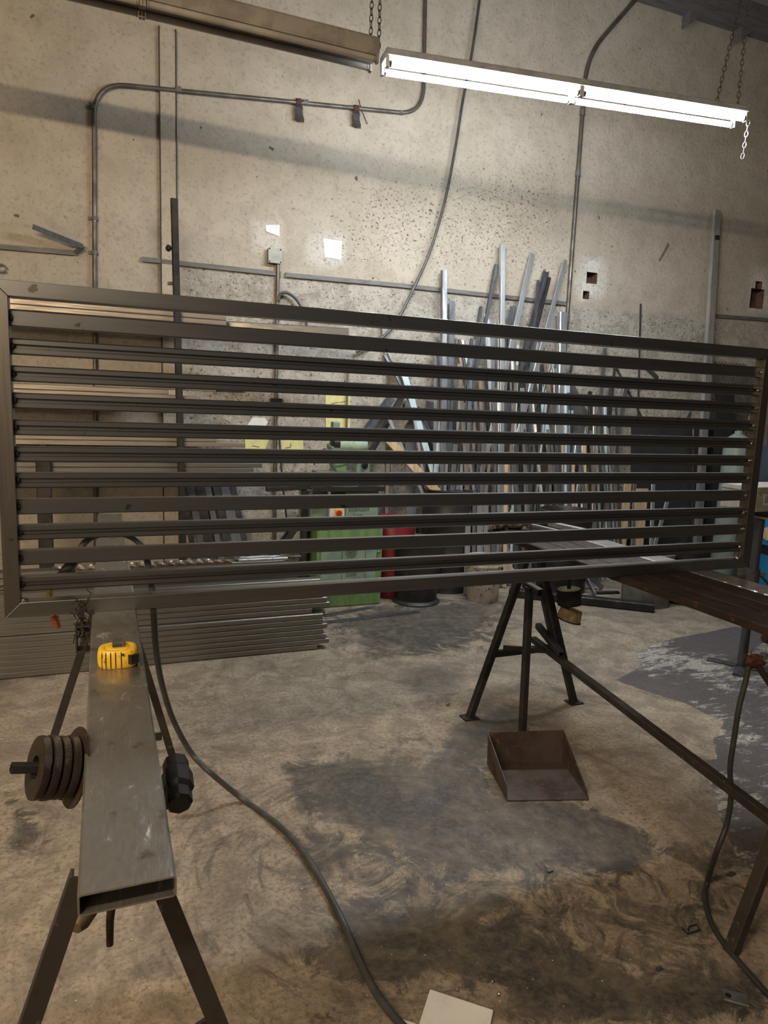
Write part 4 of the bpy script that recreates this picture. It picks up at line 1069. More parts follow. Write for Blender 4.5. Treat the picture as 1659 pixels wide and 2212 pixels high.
cx0, cx1 = sx(683, 1250), sx(824, 1250); cz1 = sz(750, 1136)
obj('cabinet', MB().box((cx0, SY, 0), (cx1, SY + .48, cz1)), m_green, sw, bevel=.012)
dx0, dx1 = sx(692, 1200), sx(812, 1200); dz0, dz1 = .16, sz(750, 1178)
door = obj('door', MB().box((dx0, SY - .012, dz0), (dx1, SY - .001, dz1)), m_greengrey, sw, bevel=.004)
for x in (sx(738, 1200), sx(788, 1200)):
    obj('groove', MB().box((x - .003, SY - .0145, dz0 + .01), (x + .003, SY - .0125, dz1 - .01)), m_greendk, door)
ec = Vector((sx(758, 1190), SY - .0125, sz(758, 1190)))
em = MB().lathe([(.030, 0), (.036, 0), (.036, .004), (.030, .004), (.030, 0)], ec, (0, -1, 0), 24)
for k in range(16):
    a = 2 * PI * k / 16
    if math.sin(a) > .8: continue
    c = ec + Vector((.046 * math.cos(a), -.002, .046 * math.sin(a))); em.box(c - Vector((.005, .002, .005)), c + Vector((.005, .002, .005)))
em.lathe([(.0, 0), (.011, 0), (.011, .005), (0, .005)], ec, (0, -1, 0), 14); em.box(ec + Vector((-.022, -.004, -.002)), ec + Vector((.022, 0, .002)))
obj('gear_emblem', em, m_greendk, door)
obj('latch', MB().lathe([(.010, 0), (.010, .012), (.006, .016)], (sx(817, 1192), SY - .001, sz(817, 1192)), (0, -1, 0), 12), m_chrome, sw)
text_mesh('lettering', 'D300', .040, .002, (sx(757, 1240), SY - .014, sz(757, 1240)), (1, 0, 0), (0, 0, 1), m_greendk, door)
hx0, hx1 = sx(673, 1100), sx(819, 1100); hz0, hz1 = cz1 - .0005, sz(750, 1052)
head = obj('base_casting', MB().box((sx(746, 1100), SY + .0, hz0), (hx1, SY + .40, hz1 - .03)), m_greengrey, sw, bevel=.02)
obj('side_casting', MB().box((hx0, SY + .03, hz0), (sx(712, 1100), SY + .4, hz1 - .04)), m_greengrey, sw, bevel=.015)
pl_ = obj('switch_plate', MB().box((sx(712, 1105), SY - .004, sz(712, 1134)), (sx(744, 1105), SY + .03, sz(712, 1086))), m_white, sw)
kc = Vector((sx(731, 1108), SY - .004, sz(731, 1108)))
obj('yellow_surround', MB().box(kc + Vector((-.028, -.008, -.032)), kc + Vector((.028, 0, .032))), m_yellow, pl_, bevel=.008)
obj('red_switch', MB().lathe([(.024, 0), (.022, .014), (.008, .016)], kc + Vector((0, -.008, 0)), (0, -1, 0), 18).box(kc + Vector((-.006, -.036, -.022)), kc + Vector((.006, -.02, .022))), m_redknob, pl_)
text_mesh('lettering', 'DORINGER', .034, .002, (sx(776, 1101), SY - .001, sz(776, 1101)), (1, 0, 0), (0, 0, 1), m_greendk, head)
text_mesh('lettering', 'D 300', .032, .002, (sx(773, 1114), SY - .001, sz(773, 1114)), (1, 0, 0), (0, 0, 1), m_greendk, head)
obj('swarf_tray', MB().box((sx(674, 1068), SY - .05, hz1 - .028), (sx(826, 1068), SY + .42, hz1 - .012)).box((sx(674, 1068), SY - .05, hz1 - .012), (sx(826, 1068), SY - .04, hz1 + .006)), m_dark, sw)
tc_ = Vector((sx(757, 1060), SY + .15, hz1 - .012))
obj('turntable', MB().lathe([(.115, 0), (.115, .03), (.095, .035), (.095, .07), (.06, .075), (.06, .10)], tc_, (0, 0, 1), 28), m_greengrey, sw, smooth=True)
tz = sz(740, 1022)
obj('work_table', MB().box((sx(694, 1020), SY - .02, tz - .03), (sx(772, 1020), SY + .26, tz)), m_grey, sw, bevel=.003)
obj('column', MB().bar((sx(752, 1005), SY + .24, hz1), (sx(752, 985), SY + .24, sz(752, 960)), .11, .12, 'solid', (0, -1, 0)), m_green, sw)
sb_ = obj('control_box', MB().box((sx(773, 1010), SY + .02, sz(790, 1024)), (sx(801, 1010), SY + .10, sz(790, 992))), m_greengrey, sw, bevel=.006)
obj('knob', MB().lathe([(.026, 0), (.026, .012), (.015, .016), (.015, .03)], (sx(789, 1008), SY + .02, sz(789, 1006)), (0, -1, 0), 18), m_tapeblk, sb_)
mz = sz(770, 963); mx0, mx1, mx2 = sx(732, 965), sx(748, 965), sx(812, 965)
obj('motor', MB().lathe([(.0, 0), (.062, 0), (.066, .006), (.066, mx2 - mx1 - .05), (.06, mx2 - mx1 - .015), (.03, mx2 - mx1), (0, mx2 - mx1)], (mx1, SY + .2, mz), (1, 0, 0), 28), m_mint, sw, smooth=True)
obj('motor_cap', MB().lathe([(0, 0), (.035, 0), (.055, .012), (.055, mx1 - mx0), (0, mx1 - mx0)], (mx0, SY + .2, mz), (1, 0, 0), 24), m_hammer, sw, smooth=True)
obj('saw_head', MB().box((sx(735, 925), SY + .17, mz + .05), (sx(750, 925), SY + .25, sz(740, 913))).bar((sx(745, 930), SY + .22, mz), (sx(752, 1000), SY + .24, mz - .16), .12, .14, 'solid', (0, -1, 0)), m_greengrey, sw, bevel=.008)
obj('lever', MB().tube([at(704, 985, y=SY - .02), at(716, 1004, y=SY), at(731, 1024, y=SY + .02)], .009, 8), m_grey, sw)
obj('lever_ball', MB().blob(at(701, 975, y=SY - .02), .022, .022, .022, 0, 0, 8), m_tapeblk, sw, smooth=True)
obj('vise_screw', MB().tube([at(662, 1060, y=SY - .06), at(700, 1062, y=SY + .02)], .011, 8), m_slate, sw)
# feed table left of the saw
ft = thing('feed_table', 'narrow dark steel feed stand with one post just left of the green saw', 'stand', (1.45, SY + .05, 0))
px_ = sx(657, 1100, SY + .06)
obj('top_bar', MB().bar((sx(575, 1054, SY + .06), SY + .06, sz(600, 1056, SY + .06)), (sx(668, 1052, SY + .06), SY + .06, sz(668, 1052, SY + .06)), .05, .035, 'tube', (0, 0, 1)), m_dark, ft)
obj('post', MB().bar((px_, SY + .06, 0), (px_, SY + .06, sz(660, 1056, SY + .06) - .01), .045, .045, 'tube', (0, -1, 0)), m_dark, ft)
obj('post', MB().bar((px_ + .06, SY + .22, 0), (px_ + .06, SY + .22, sz(660, 1056, SY + .06) - .01), .07, .045, 'tube', (0, -1, 0)), m_legs, ft)

# ------------------------------------------------------------------ drums, bucket, gloves
tag(obj('red_drum', MB().lathe([(.0, .0), (.18, 0), (.185, .01), (.185, .60), (.16, .66), (.05, .68), (0, .68)], (at(845, 1240, y=5.28)[0], 5.28, 0), (0, 0, 1), 28), m_red, smooth=True), 'dark red drum half hidden between the green saw and the black bin', 'drum')
dcx = at(886, 1290, z=0)
bn = thing('trash_bin', 'black steel bin with a flared base ring in front of the larger dark drum', 'bin', (dcx[0], 5.02, 0))
obj('body', MB().lathe([(.165, .012), (.168, .03), (.175, .10), (.190, .44), (.200, .50), (.205, .515), (.198, .52), (.185, .50), (.172, .15), (.16, .03), (0, .03)], (dcx[0], 5.02, 0), (0, 0, 1), 32), m_drum, bn, smooth=True)
obj('base_ring', MB().lathe([(.165, 0), (.192, 0), (.196, .008), (.19, .018), (.168, .03), (.165, 0)], (dcx[0], 5.02, 0), (0, 0, 1), 32), m_black, bn, smooth=True)
bx_ = at(965, 1200, y=5.36)[0]
dm = thing('oil_drum', 'larger dark steel drum behind the black bin', 'drum', (bx_, 5.36, 0))
obj('body', MB().lathe([(0, 0), (.235, 0), (.24, .01), (.235, .02), (.235, .30), (.242, .31), (.235, .32), (.235, .60), (.242, .61), (.235, .62), (.235, .86), (.24, .875), (.228, .878), (.225, .865), (.0, .865)], (bx_, 5.36, 0), (0, 0, 1), 36), m_drum, dm, smooth=True)
obj('bung', MB().lathe([(.03, 0), (.03, .012), (.018, .014)], (bx_ + .1, 5.25, .865), (0, 0, 1), 14), m_dark, dm)
bk = at(1041, 1295, z=0)
bu = thing('plastic_bucket', 'grubby white plastic bucket on the floor behind the gate', 'bucket', (bk[0], 4.92, 0))
obj('body', MB().lathe([(0, 0), (.128, 0), (.132, .006), (.145, .33), (.152, .335), (.152, .352), (.146, .356), (.150, .37), (.140, .37), (.126, .02), (0, .02)], (bk[0], 4.92, 0), (0, 0, 1), 32), m_bucket, bu, smooth=True)
obj('rim_band', MB().lathe([(.1475, .30), (.156, .30), (.156, .315), (.1475, .315), (.1475, .30)], (bk[0], 4.92, 0), (0, 0, 1), 32), m_bucket, bu)
for i, (x0, y0_, x1, y1_) in enumerate(((1048, 1262, 1068, 1261), (1050, 1268, 1066, 1267), (1050, 1274, 1070, 1273))):
    pass
for i, (px, top, w, mt, kd) in enumerate(((1012, 1080, .05, m_galv, 'flat'), (1024, 1060, .035, m_grey, 'angle'), (1037, 1078, .055, m_galv, 'tube'), (1050, 1066, .045, m_galv, 'flat'), (1064, 1092, .04, m_grey, 'angle'))):
    p = at(px, top, y=5.16); q = at(px - 3 + i, 1205, y=5.10); dd = q - p; f_ = p + dd * ((p[2] - .004) / (p[2] - q[2]))
    tag(obj('steel_offcut', MB().bar(p, f_, w, .02 if kd != 'flat' else .008, kd if kd != 'flat' else 'solid', (0, -1, 0)), mt), '%s from the left of the pale offcuts standing behind the white bucket' % ['first', 'second', 'third', 'fourth', 'fifth'][i], 'steel offcut', 'offcuts behind the bucket')
# gloves on the far end of the right trestle
gz = .900
for i, (px, py, lb) in enumerate(((1078, 1100, 'left of the two crumpled work gloves on the far end of the right trestle'), (1112, 1101, 'right of the two crumpled work gloves on the far end of the right trestle'))):
    c = at(px, 1110, y=3.36); c.z = gz + .028
    g_ = thing('work_glove', lb, 'glove', (c[0], c[1], gz), 'gloves on the trestle')
    gm = MB().blob(c, .052, .05, .030, i + 3, .18, 10)
    obj('palm', gm, m_glove, g_, smooth=True)
    for k in range(5):
        a = -.9 + .42 * k + (PI if i == 0 else 0)
        t0 = c + Vector((.035 * math.cos(a), -.03 * abs(math.sin(a)) - .01, .008)); t1 = t0 + Vector((.035 * math.cos(a), -.02, .012 - .004 * k)); t2 = t1 + Vector((.012 * math.cos(a), -.010, -.018))
        obj('finger' if k < 4 else 'thumb', MB().tube([t0, t1, t2], [.014, .013, .009], 8), m_glove, g_, smooth=True)
# ------------------------------------------------------------------ bars leaning on the wall
PILE = 'bars leaning in the pile on the wall'


def lean(tip, low, w, h, kind, mat, label, cat='steel bar', name='steel_bar', ytop=WY - .035, yfoot=5.25, group=PILE):
    T = at(*tip, y=ytop); k = (ytop - yfoot) / max(T[2], .5)
    d = R @ np.array([low[0] - C0[0], low[1] - C0[1], FPX])
    # plane Y = ytop - k (Tz - z)
    t = (ytop - k * (T[2] - CAMZ)) / (d[1] - k * d[2])
    L = Vector((d[0] * t, d[1] * t, CAMZ + d[2] * t)); dd = L - T
    f_ = T + dd * ((T[2] - .006) / max(T[2] - L[2], 1e-3))
    return tag(obj(name, MB().bar(T, f_, w, h, kind, (0, -1, 0)), mat), label, cat, group)


lean((959, 585), (957, 1075), .050, .04, 'tube', m_grey, 'upright grey square tube with a tall tip standing alone left of the bar pile', ytop=WY - .05)
lean((975, 651), (970, 900), .055, .04, 'angle', m_slate, 'dark angle iron just right of the lone upright tube')
lean((1072, 572), (1018, 860), .030, .03, 'tube', m_slate, 'thin dark bar crossing behind the tallest pale tube, leaning right')
lean((1085, 529), (1082, 1075), .046, .04, 'tube', m_galv, 'tallest pale upright tube in the middle of the bar pile', ytop=WY - .06)
lean((1150, 548), (1092, 800), .048, .02, 'solid', m_galv, 'pale flat bar with the second tallest tip, leaning right')
lean((1180, 585), (1138, 745), .050, .03, 'channel', m_slate, 'dark channel leaning right in front of the wall strip')
lean((1161, 606), (1148, 760), .030, .03, 'angle', m_slate, 'narrow dark angle just left of the dark channel')
lean((1187, 600), (1150, 745), .028, .02, 'solid', m_dark, 'thin black bar tucked behind the dark channel')
lean((1221, 562), (1140, 860), .042, .02, 'solid', m_galv, 'pale flat bar leaning right beside the vertical conduit', ytop=WY - .06)
lean((1199, 640), (1155, 800), .018, .02, 'solid', m_galv, 'thin pale strip along the flat bar beside the conduit')
lean((1214, 676), (1206, 1075), .075, .06, 'tube', m_galv, 'wide pale box tube at the right of the pile, below the cut-outs', ytop=WY - .07)
lean((1078, 692), (1076, 1075), .034, .03, 'tube', m_galv, 'short pale tube overlapping the foot of the tallest tube', ytop=WY - .12)
lean((1104, 663), (1090, 800), .036, .03, 'angle', m_slate, 'dark angle tip right of the tallest tube')
lean((1111, 660), (1096, 800), .022, .02, 'solid', m_grey, 'thin grey bar beside the dark angle tip')
lean((1050, 679), (1075, 1075), .050, .02, 'solid', m_galv, 'pale flat bar leaning left, just left of the tallest tube', ytop=WY - .09)
lean((1039, 663), (1012, 830), .022, .03, 'solid', m_slate, 'slim dark bar leaning right near the pale left leaning bar')
lean((940, 730), (936, 1075), .034, .05, 'angle', m_grey, 'grey angle upright at the left edge of the bar pile')
lean((948, 736), (945, 1075), .03, .03, 'tube', m_slate, 'dark tube beside the grey angle at the left edge of the pile')
for i, x in enumerate((984, 991, 998, 1005)):
    lean((x, 731 + 2 * i), (x + 60, 1010), .020 if i % 2 else .028, .02, 'solid', (m_brownbar, m_slate, m_galv, m_grey)[i], '%s of four slim bars fanning left together' % ['leftmost', 'second', 'third', 'rightmost'][i], ytop=WY - .06 - .012 * i)
for i, x in enumerate((1018, 1024, 1030)):
    lean((x, 732 + 2 * i), (x - 22, 900), .018, .02, 'solid', (m_slate, m_grey, m_slate)[i], '%s of three slim bars leaning right between the fan and the pale bars' % ['leftmost', 'middle', 'rightmost'][i], ytop=WY - .10)
lean((1062, 690), (1066, 1075), .04, .03, 'tube', m_grey, 'grey tube squeezed between the pale left leaning bar and the tallest tube', ytop=WY - .11)
lean((1133, 704), (1120, 1075), .03, .03, 'angle', m_brownbar, 'brown angle with a dark tip in the middle right of the pile')
lean((1142, 742), (1122, 1075), .056, .03, 'tube', m_galv, 'broad pale tube leaning slightly right of the brown angle', ytop=WY - .10)
lean((1162, 742), (1120, 960), .030, .02, 'solid', m_galv, 'pale strip with an angled cut tip, leaning right', ytop=WY - .08)
lean((1170, 748), (1205, 960), .040, .02, 'solid', m_brownbar, 'brownish flat bar leaning left across the others', ytop=WY - .14)
lean((1160, 792), (1185, 960), .055, .02, 'solid', m_paleblue, 'bluish pale flat bar leaning left at the centre right', ytop=WY - .16)
lean((1193, 770), (1158, 900), .014, .02, 'solid', m_galv, 'left of two thin bright rods leaning right', ytop=WY - .12)
lean((1199, 772), (1164, 900), .014, .02, 'solid', m_galv, 'right of two thin bright rods leaning right', ytop=WY - .12)
lean((1236, 780), (1219, 860), .030, .02, 'angle', m_slate, 'thin dark angle leaning right beside the wide box tube')
lean((1104, 720), (1112, 1075), .04, .03, 'channel', m_galv, 'bright channel just right of the tallest tube', ytop=WY - .14)
lean((1118, 745), (1108, 1075), .022, .02, 'solid', m_paleblue, 'slim bluish strip right of the bright channel', ytop=WY - .16)
# grey sheet leaning
gs = [at(1226, 822, y=WY - .03), at(1243, 836, y=WY - .03), at(1270, 895, y=WY - .06), at(1282, 1075, y=WY - .2), at(1222, 1075, y=WY - .2)]
st_ = thing('steel_sheet', 'dark grey steel sheet with a slanted top edge leaning behind the bars', 'steel sheet', (gs[4][0], WY - .2, 0))
gs2 = gs[:3] + [Vector((gs[3][0], WY - .34, .004)), Vector((gs[4][0], WY - .34, .004))]
obj('sheet', plate(gs2, .006, (0, -1, .2)), m_sheetgrey, st_)
q0 = at(1232, 893, y=WY - .085); obj('sticker', MB().box((q0[0] - .02, q0[1] - .012, q0[2] - .03), (q0[0] + .025, q0[1] - .010, q0[2] + .03)), m_paper, st_)
lean((1305, 753), (1290, 935), .045, .03, 'angle', m_grey, 'grey angle with its tip on the bare wall right of the pile', ytop=WY - .04)
lean((1276, 858), (1252, 1030), .030, .03, 'angle', m_galv, 'bright narrow angle leaning right past the grey sheet', ytop=WY - .10)
lean((1295, 880), (1268, 1055), .042, .025, 'solid', m_wood2, 'yellow wooden batten among the bars at the right', 'wooden batten', 'wooden_batten', WY - .14, 5.25, None)
lean((1328, 792), (1312, 960), .018, .02, 'solid', m_dark, 'black rod near the thin rod that leans the other way', ytop=WY - .05)
lean((1318, 818), (1306, 960), .026, .02, 'angle', m_slate, 'slim dark angle left of the wide grey flat at the right', ytop=WY - .08)
lean((1352, 832), (1326, 1010), .055, .012, 'solid', m_grey, 'wide grey flat bar leaning right at the right end of the pile', ytop=WY - .06)
lean((1343, 838), (1322, 1010), .020, .02, 'angle', m_galv, 'thin bright edged angle against the wide grey flat bar', ytop=WY - .10)
lean((1327, 785), (1386, 900), .016, .012, 'solid', m_slate, 'thin dark rod leaning left across the bare wall', ytop=WY - .02, yfoot=5.735)
lean((1490, 889), (1470, 930), .045, .02, 'solid', m_grey, 'short grey bar tip above the dark steel plates', ytop=WY - .015, yfoot=5.735)
p, q = at(1398, 795, y=WY - .02), at(1420, 816, y=WY - .02); tag(obj('wall_bracket', MB().bar(p, q, .035, .02, 'solid', (0, -1, 0)), m_slate), 'short dark diagonal iron on the bare wall right of the pile', 'iron bracket')
# left wing of the pile
lean((868, 792), (936, 1022), .055, .015, 'solid', m_paleblue, 'pale blue flat bar slanting left at the left wing of the pile', ytop=WY - .10)
lean((832, 764), (876, 845), .042, .03, 'channel', m_grey, 'grey channel slanting left with its tip against the bare wall', ytop=WY - .04)
lean((893, 900), (912, 1020), .024, .03, 'angle', m_galv, 'white punched angle strip left of the pale blue bar', ytop=WY - .20)
lean((828, 938), (906, 1022), .070, .03, 'solid', m_wood, 'pale wooden plank slanting beside the green saw', 'plank', 'wooden_plank', WY - .28, 5.2, None)
lean((840, 905), (876, 985), .028, .02, 'angle', m_galv, 'white angle slanting just above the wooden plank', ytop=WY - .24)
lean((846, 858), (796, 925), .07, .03, 'channel', m_slate, 'dark channel slanting right with its foot behind the saw', ytop=WY - .12)
lean((868, 858), (830, 925), .05, .03, 'tube', m_dark, 'black tube slanting right beside the dark channel', ytop=WY - .14)
lean((940, 806), (862, 932), .030, .02, 'angle', m_brownbar, 'long brown angle slanting right across the left wing', ytop=WY - .08)
lean((840, 940), (838, 1030), .05, .03, 'channel', m_brownbar, 'upright brown channel behind the saw motor', ytop=WY - .22)
lean((884, 866), (886, 1030), .09, .01, 'solid', m_sheetgrey, 'dull grey plate standing behind the pale blue bar', ytop=WY - .03)
lean((930, 868), (928, 1075), .085, .01, 'solid', m_slate, 'dark plate filling the gap between the pale blue bar and the pile', ytop=WY - .03)
# fill of plain bars standing behind (seen between the louvres)
rnd = random.Random(21)
fills = []
for i in range(44):
    x = 944 + i * 9.0 + rnd.uniform(-3, 3)
    top_ = rnd.uniform(770, 900) + (40 if x > 1240 else 0)
    sl = rnd.uniform(-26, 22)
    mt = rnd.choice([m_galv, m_galv, m_grey, m_grey, m_slate, m_slate, m_dark, m_brownbar, m_paleblue])
    kd = rnd.choice(['tube', 'angle', 'channel', 'solid'])
    fills.append((x, top_, sl, mt, kd, rnd.uniform(.022, .05)))
tone = {m_galv.name: 'pale', m_grey.name: 'grey', m_slate.name: 'dark grey', m_dark.name: 'black', m_brownbar.name: 'brown', m_paleblue.name: 'bluish'}
kn = {'tube': 'tube', 'angle': 'angle', 'channel': 'channel', 'solid': 'flat bar'}
nth = lambda i: '%d%s' % (i, 'th' if 10 <= i % 100 <= 20 else {1: 'st', 2: 'nd', 3: 'rd'}.get(i % 10, 'th'))
for i, (x, top_, sl, mt, kd, w) in enumerate(fills):
    lean((x, top_), (x + sl, 1070), w, .022, kd, mt, 'short %s %s behind the louvres, %s from left of the pile\'s short bars' % (tone[mt.name], kn[kd], nth(i + 1)), ytop=WY - .15 - .05 * (i % 3), yfoot=5.22)
rnd = random.Random(5)
for i in range(30):
    x = 950 + i * 12.0 + rnd.uniform(-4, 4)
    mt = rnd.choice([m_galv, m_grey, m_slate, m_wood, m_brownbar, m_grey]); kd = rnd.choice(['tube', 'angle', 'solid'])
    tone.setdefault(m_wood.name, 'wooden'); top_ = rnd.uniform(925, 1010)
    lean((x, top_), (x + rnd.uniform(-16, 16), 1100), rnd.uniform(.02, .042), .02, kd if mt is not m_wood else 'solid', mt, 'stub of %s %s, %s from left of the stubs fronting the pile' % (tone[mt.name], kn[kd] if mt is not m_wood else 'batten', nth(i + 1)), 'steel offcut' if mt is not m_wood else 'wooden batten', 'steel_offcut' if mt is not m_wood else 'wooden_batten', WY - .34 - .03 * (i % 2), 5.2, 'front stubs of the bar pile')
# boards at right
for lb, x0, x1, tp_, mt in (('narrow tan board standing low behind the right side of the gate', 1352, 1365, 1040, m_wood), ('wide pale sawn board standing low behind the right side of the gate', 1378, 1401, 1056, m_wood)):
    a, b_ = at(x0, tp_, y=5.30), at(x1, tp_, y=5.30)
    tag(obj('wooden_board', MB().box((a[0], 5.30, 0), (b_[0], 5.325, a[2])), mt), lb, 'board')
for lb, x, tp_, mt in (('grey steel strip between the two boards', 1371, 1044, m_grey), ('pale grey strip right of the wide board, behind the gate', 1411, 1046, m_galv), ('slanted pale strip near the gas cylinder side of the boards', 1442, 1080, m_galv)):
    lean((x, tp_), (x - 3 - 14 * ('slanted' in lb), 1140), .045, .012, 'solid', mt, lb, 'steel strip', 'steel_strip', 5.36, 5.22, None)
# ------------------------------------------------------------------ right side: plates, mesh, cylinder, stand, welder
for lb, x0, x1, tp_, yy, mt in (('large dark steel plate leaning on the wall behind the right half of the gate', 1363, 1495, 922, WY - .10, m_plate), ('dark steel plate between the large plate and the gas cylinder', 1499, 1600, 926, WY - .07, m_plate), ('smaller dark plate in front of the expanded metal sheet', 1545, 1586, 850, WY - .20, m_plate)):
    a, b_ = at(x0, tp_, y=yy), at(x1, tp_ + (x1 - x0) * .02, y=yy)
    tag(obj('steel_plate', plate([Vector((a[0], yy - .18, .004)), Vector((b_[0] - .02, yy - .18, .004)), Vector((b_[0], yy, a[2])), Vector((a[0], yy, a[2]))], .006, (0, -1, .1)), mt), lb, 'steel plate')
em = MB(); ex0 = at(1536, 830, y=WY - .06)[0]; ex1 = at(1655, 830, y=WY - .06)[0]; ez1 = at(1560, 775, y=WY - .06)[2]; ez0 = .4
dz_ = .026; dxm = .05
rz = int((ez1 - ez0) / dz_)
for r_ in range(rz):
    z = ez0 + r_ * dz_; n = int((ex1 - ex0) / (dxm / 2)); yy = WY - .06 - .12 * (ez1 - z) / ez1
    cut = 0 if r_ < rz - 5 else int((r_ - rz + 5) * 3)
    for i in range(n - cut if cut else n):
        s0 = 1 if i % 2 else -1
        em.bar((ex0 + i * dxm / 2, yy, z + s0 * dz_ / 2), (ex0 + (i + 1) * dxm / 2, yy, z - s0 * dz_ / 2), .006, .003, 'solid', (0, -1, 0))
tag(obj('expanded_metal_sheet', em, m_dark), 'diamond mesh expanded metal sheet leaning on the wall at the far right', 'expanded metal')
CX, CY = at(1568, 1180, y=4.75)[0], 4.75
cyv = thing('gas_cylinder', 'tall grey green gas cylinder standing behind the right end of the gate', 'gas cylinder', (CX, CY, 0))
zt = at(1590, 962, y=CY)[2]; cr = .117
obj('body', MB().lathe([(0, .0), (cr - .01, 0), (cr, .015), (cr, zt), (cr * .93, zt + .035), (cr * .75, zt + .07), (cr * .45, zt + .095), (.035, zt + .105), (.035, zt + .13), (0, zt + .13)], (CX, CY, 0), (0, 0, 1), 32), m_cyl, cyv, smooth=True)
vz = zt + .13
obj('valve', MB().lathe([(.022, 0), (.022, .03), (.014, .035), (.014, .08), (0, .08)], (CX, CY, vz), (0, 0, 1), 14).tube([(CX, CY, vz + .05), (CX + .05, CY - .02, vz + .05)], .011, 10), m_brass, cyv, smooth=True)
obj('handwheel', MB().lathe([(.012, 0), (.034, 0), (.036, .006), (.034, .012), (.012, .012), (.012, 0)], (CX, CY, vz + .075), (0, 0, 1), 16), m_paper, cyv, smooth=True)
tg = at(1619, 903, y=CY); obj('tag', MB().box((tg[0] - .03, CY - .02, tg[2] - .05), (tg[0] + .03, CY - .017, tg[2] + .02)), m_wood, cyv)
# pedestal table with the beige box
PX, PY = 3.75, 3.1
ptz = at(1645, 1112, y=PY)[2]
pt = thing('pedestal_table', 'small steel pedestal table with flat bar feet and sleeve post at the right edge', 'pedestal table', (PX, PY, 0))
obj('post', MB().tube([(PX, PY, .012), (PX + .012, PY, ptz - .012)], .027, 16), m_slate, pt, smooth=True)
slz = at(1632, 1228, y=PY)[2]; sl = obj('sleeve', MB().lathe([(.03, slz - .13), (.038, slz - .13), (.038, slz), (.03, slz), (.03, slz - .13)], (PX + .006, PY, 0), (0, 0, 1), 18), m_conduit, pt, smooth=True)
obj('clamp_screw', MB().tube([(PX + .03, PY - .03, slz - .03), (PX + .055, PY - .05, slz - .03)], .009, 8), m_chrome, sl)
obj('gusset', MB().bar((PX + .03, PY - .02, slz - .03), (PX + .22, PY - .06, slz - .2), .012, .012, 'solid', (0, -1, 0)), m_slate, sl)
obj('table_top', MB().box((PX - .07, PY - .12, ptz - .012), (PX + .55, PY + .3, ptz)), m_grey, pt)
for a in (35, 125, 215, 305):
    d = Vector((math.cos(math.radians(a)), math.sin(math.radians(a)), 0)); obj('foot', MB().bar(Vector((PX, PY, .006)) + d * .01, Vector((PX, PY, .006)) + d * .20, .06, .010, 'solid', (0, 0, 1)), m_slate, pt)
bxz = ptz + .028
tag(obj('tool_tray', MB().box((PX - .03, PY - .08, ptz), (PX + .45, PY + .22, bxz)), m_tapeblk), 'flat black tray under the beige box on the pedestal table', 'tray')
bb = thing('metal_box', 'scuffed beige metal box with a printed label on the pedestal table', 'box', (PX + .2, PY + .05, bxz))
bz1 = at(1650, 1052, y=PY - .06)[2]; bx0 = at(1634, 1080, y=PY - .06)[0]
obj('body', MB().box((bx0, PY - .06, bxz), (bx0 + .42, PY + .2, bz1 - .035)), m_boxbeige, bb, bevel=.006)
obj('lid', MB().box((bx0 - .003, PY - .064, bz1 - .034), (bx0 + .423, PY + .204, bz1)), m_boxbeige, bb, bevel=.006)
lx = at(1649, 1080, y=PY - .06)[0]; lz0, lz1 = at(1650, 1092, y=PY - .06)[2], at(1650, 1069, y=PY - .06)[2]
lbp = obj('label', MB().box((lx, PY - .0625, lz0), (lx + .16, PY - .0605, lz1)), m_paper, bb)
ln = MB()
for k in range(6): ln.box((lx + .008, PY - .0635, lz1 - .008 - .008 * k), (lx + .06 + .02 * (k % 3), PY - .0627, lz1 - .004 - .008 * k))
obj('label_print', ln, m_ink, lbp)
text_mesh('number', '37', .018, .0006, (at(1643, 1069, y=PY - .06)[0], PY - .0625, at(1643, 1069, y=PY - .06)[2]), (1, 0, 0), (0, 0, 1), m_ink, bb)
wx0 = at(1641, 1180, y=4.5)[0]
wl_ = thing('welding_machine', 'bright blue welding machine behind the pedestal table', 'welding machine', (wx0 + .3, 4.2, 0))
wz = at(1650, 1108, y=3.95)[2]
obj('case', MB().box((wx0, 3.95, .06), (wx0 + .6, 4.5, wz)), m_blue, wl_, bevel=.012)
obj('skid', MB().box((wx0 - .02, 3.93, 0), (wx0 + .62, 4.52, .06)), m_dark, wl_)
so = at(1654, 1187, x=wx0); obj('socket', MB().box((wx0 - .006, so[1] - .05, so[2] - .04), (wx0 + .001, so[1] + .05, so[2] + .04)), m_tapeblk, wl_)
so = at(1660, 1153, x=wx0); obj('dial', MB().lathe([(.06, 0), (.06, .01), (.02, .012)], so, (-1, 0, 0), 18), m_wood, wl_)
nx0 = at(1642, 1000, y=5.1)[0]
tag(obj('steel_cabinet', MB().box((nx0, 4.62, 0), (nx0 + .9, 5.1, at(1655, 968, y=4.62)[2])).box((nx0 + .05, 4.7, at(1655, 968, y=4.62)[2]), (nx0 + .9, 5.1, at(1655, 800, y=4.7)[2])), m_navy, bevel=.01), 'slate blue steel cabinet at the extreme right behind the welding machine', 'cabinet')
# coiled hose and black object behind pedestal
cc = at(1592, 1283, z=0)
tag(obj('black_motor', MB().lathe([(0, -.08), (.06, -.08), (.08, -.06), (.08, .08), (.05, .10), (0, .10)], (cc[0], cc[1], .08), (.4, -1, 0), 20).blob((cc[0] + .02, cc[1] + .06, .08), .10, .08, .08, 2, .1, 8), m_drum, smooth=True), 'rounded black motor on the floor behind the pedestal table sleeve', 'motor')
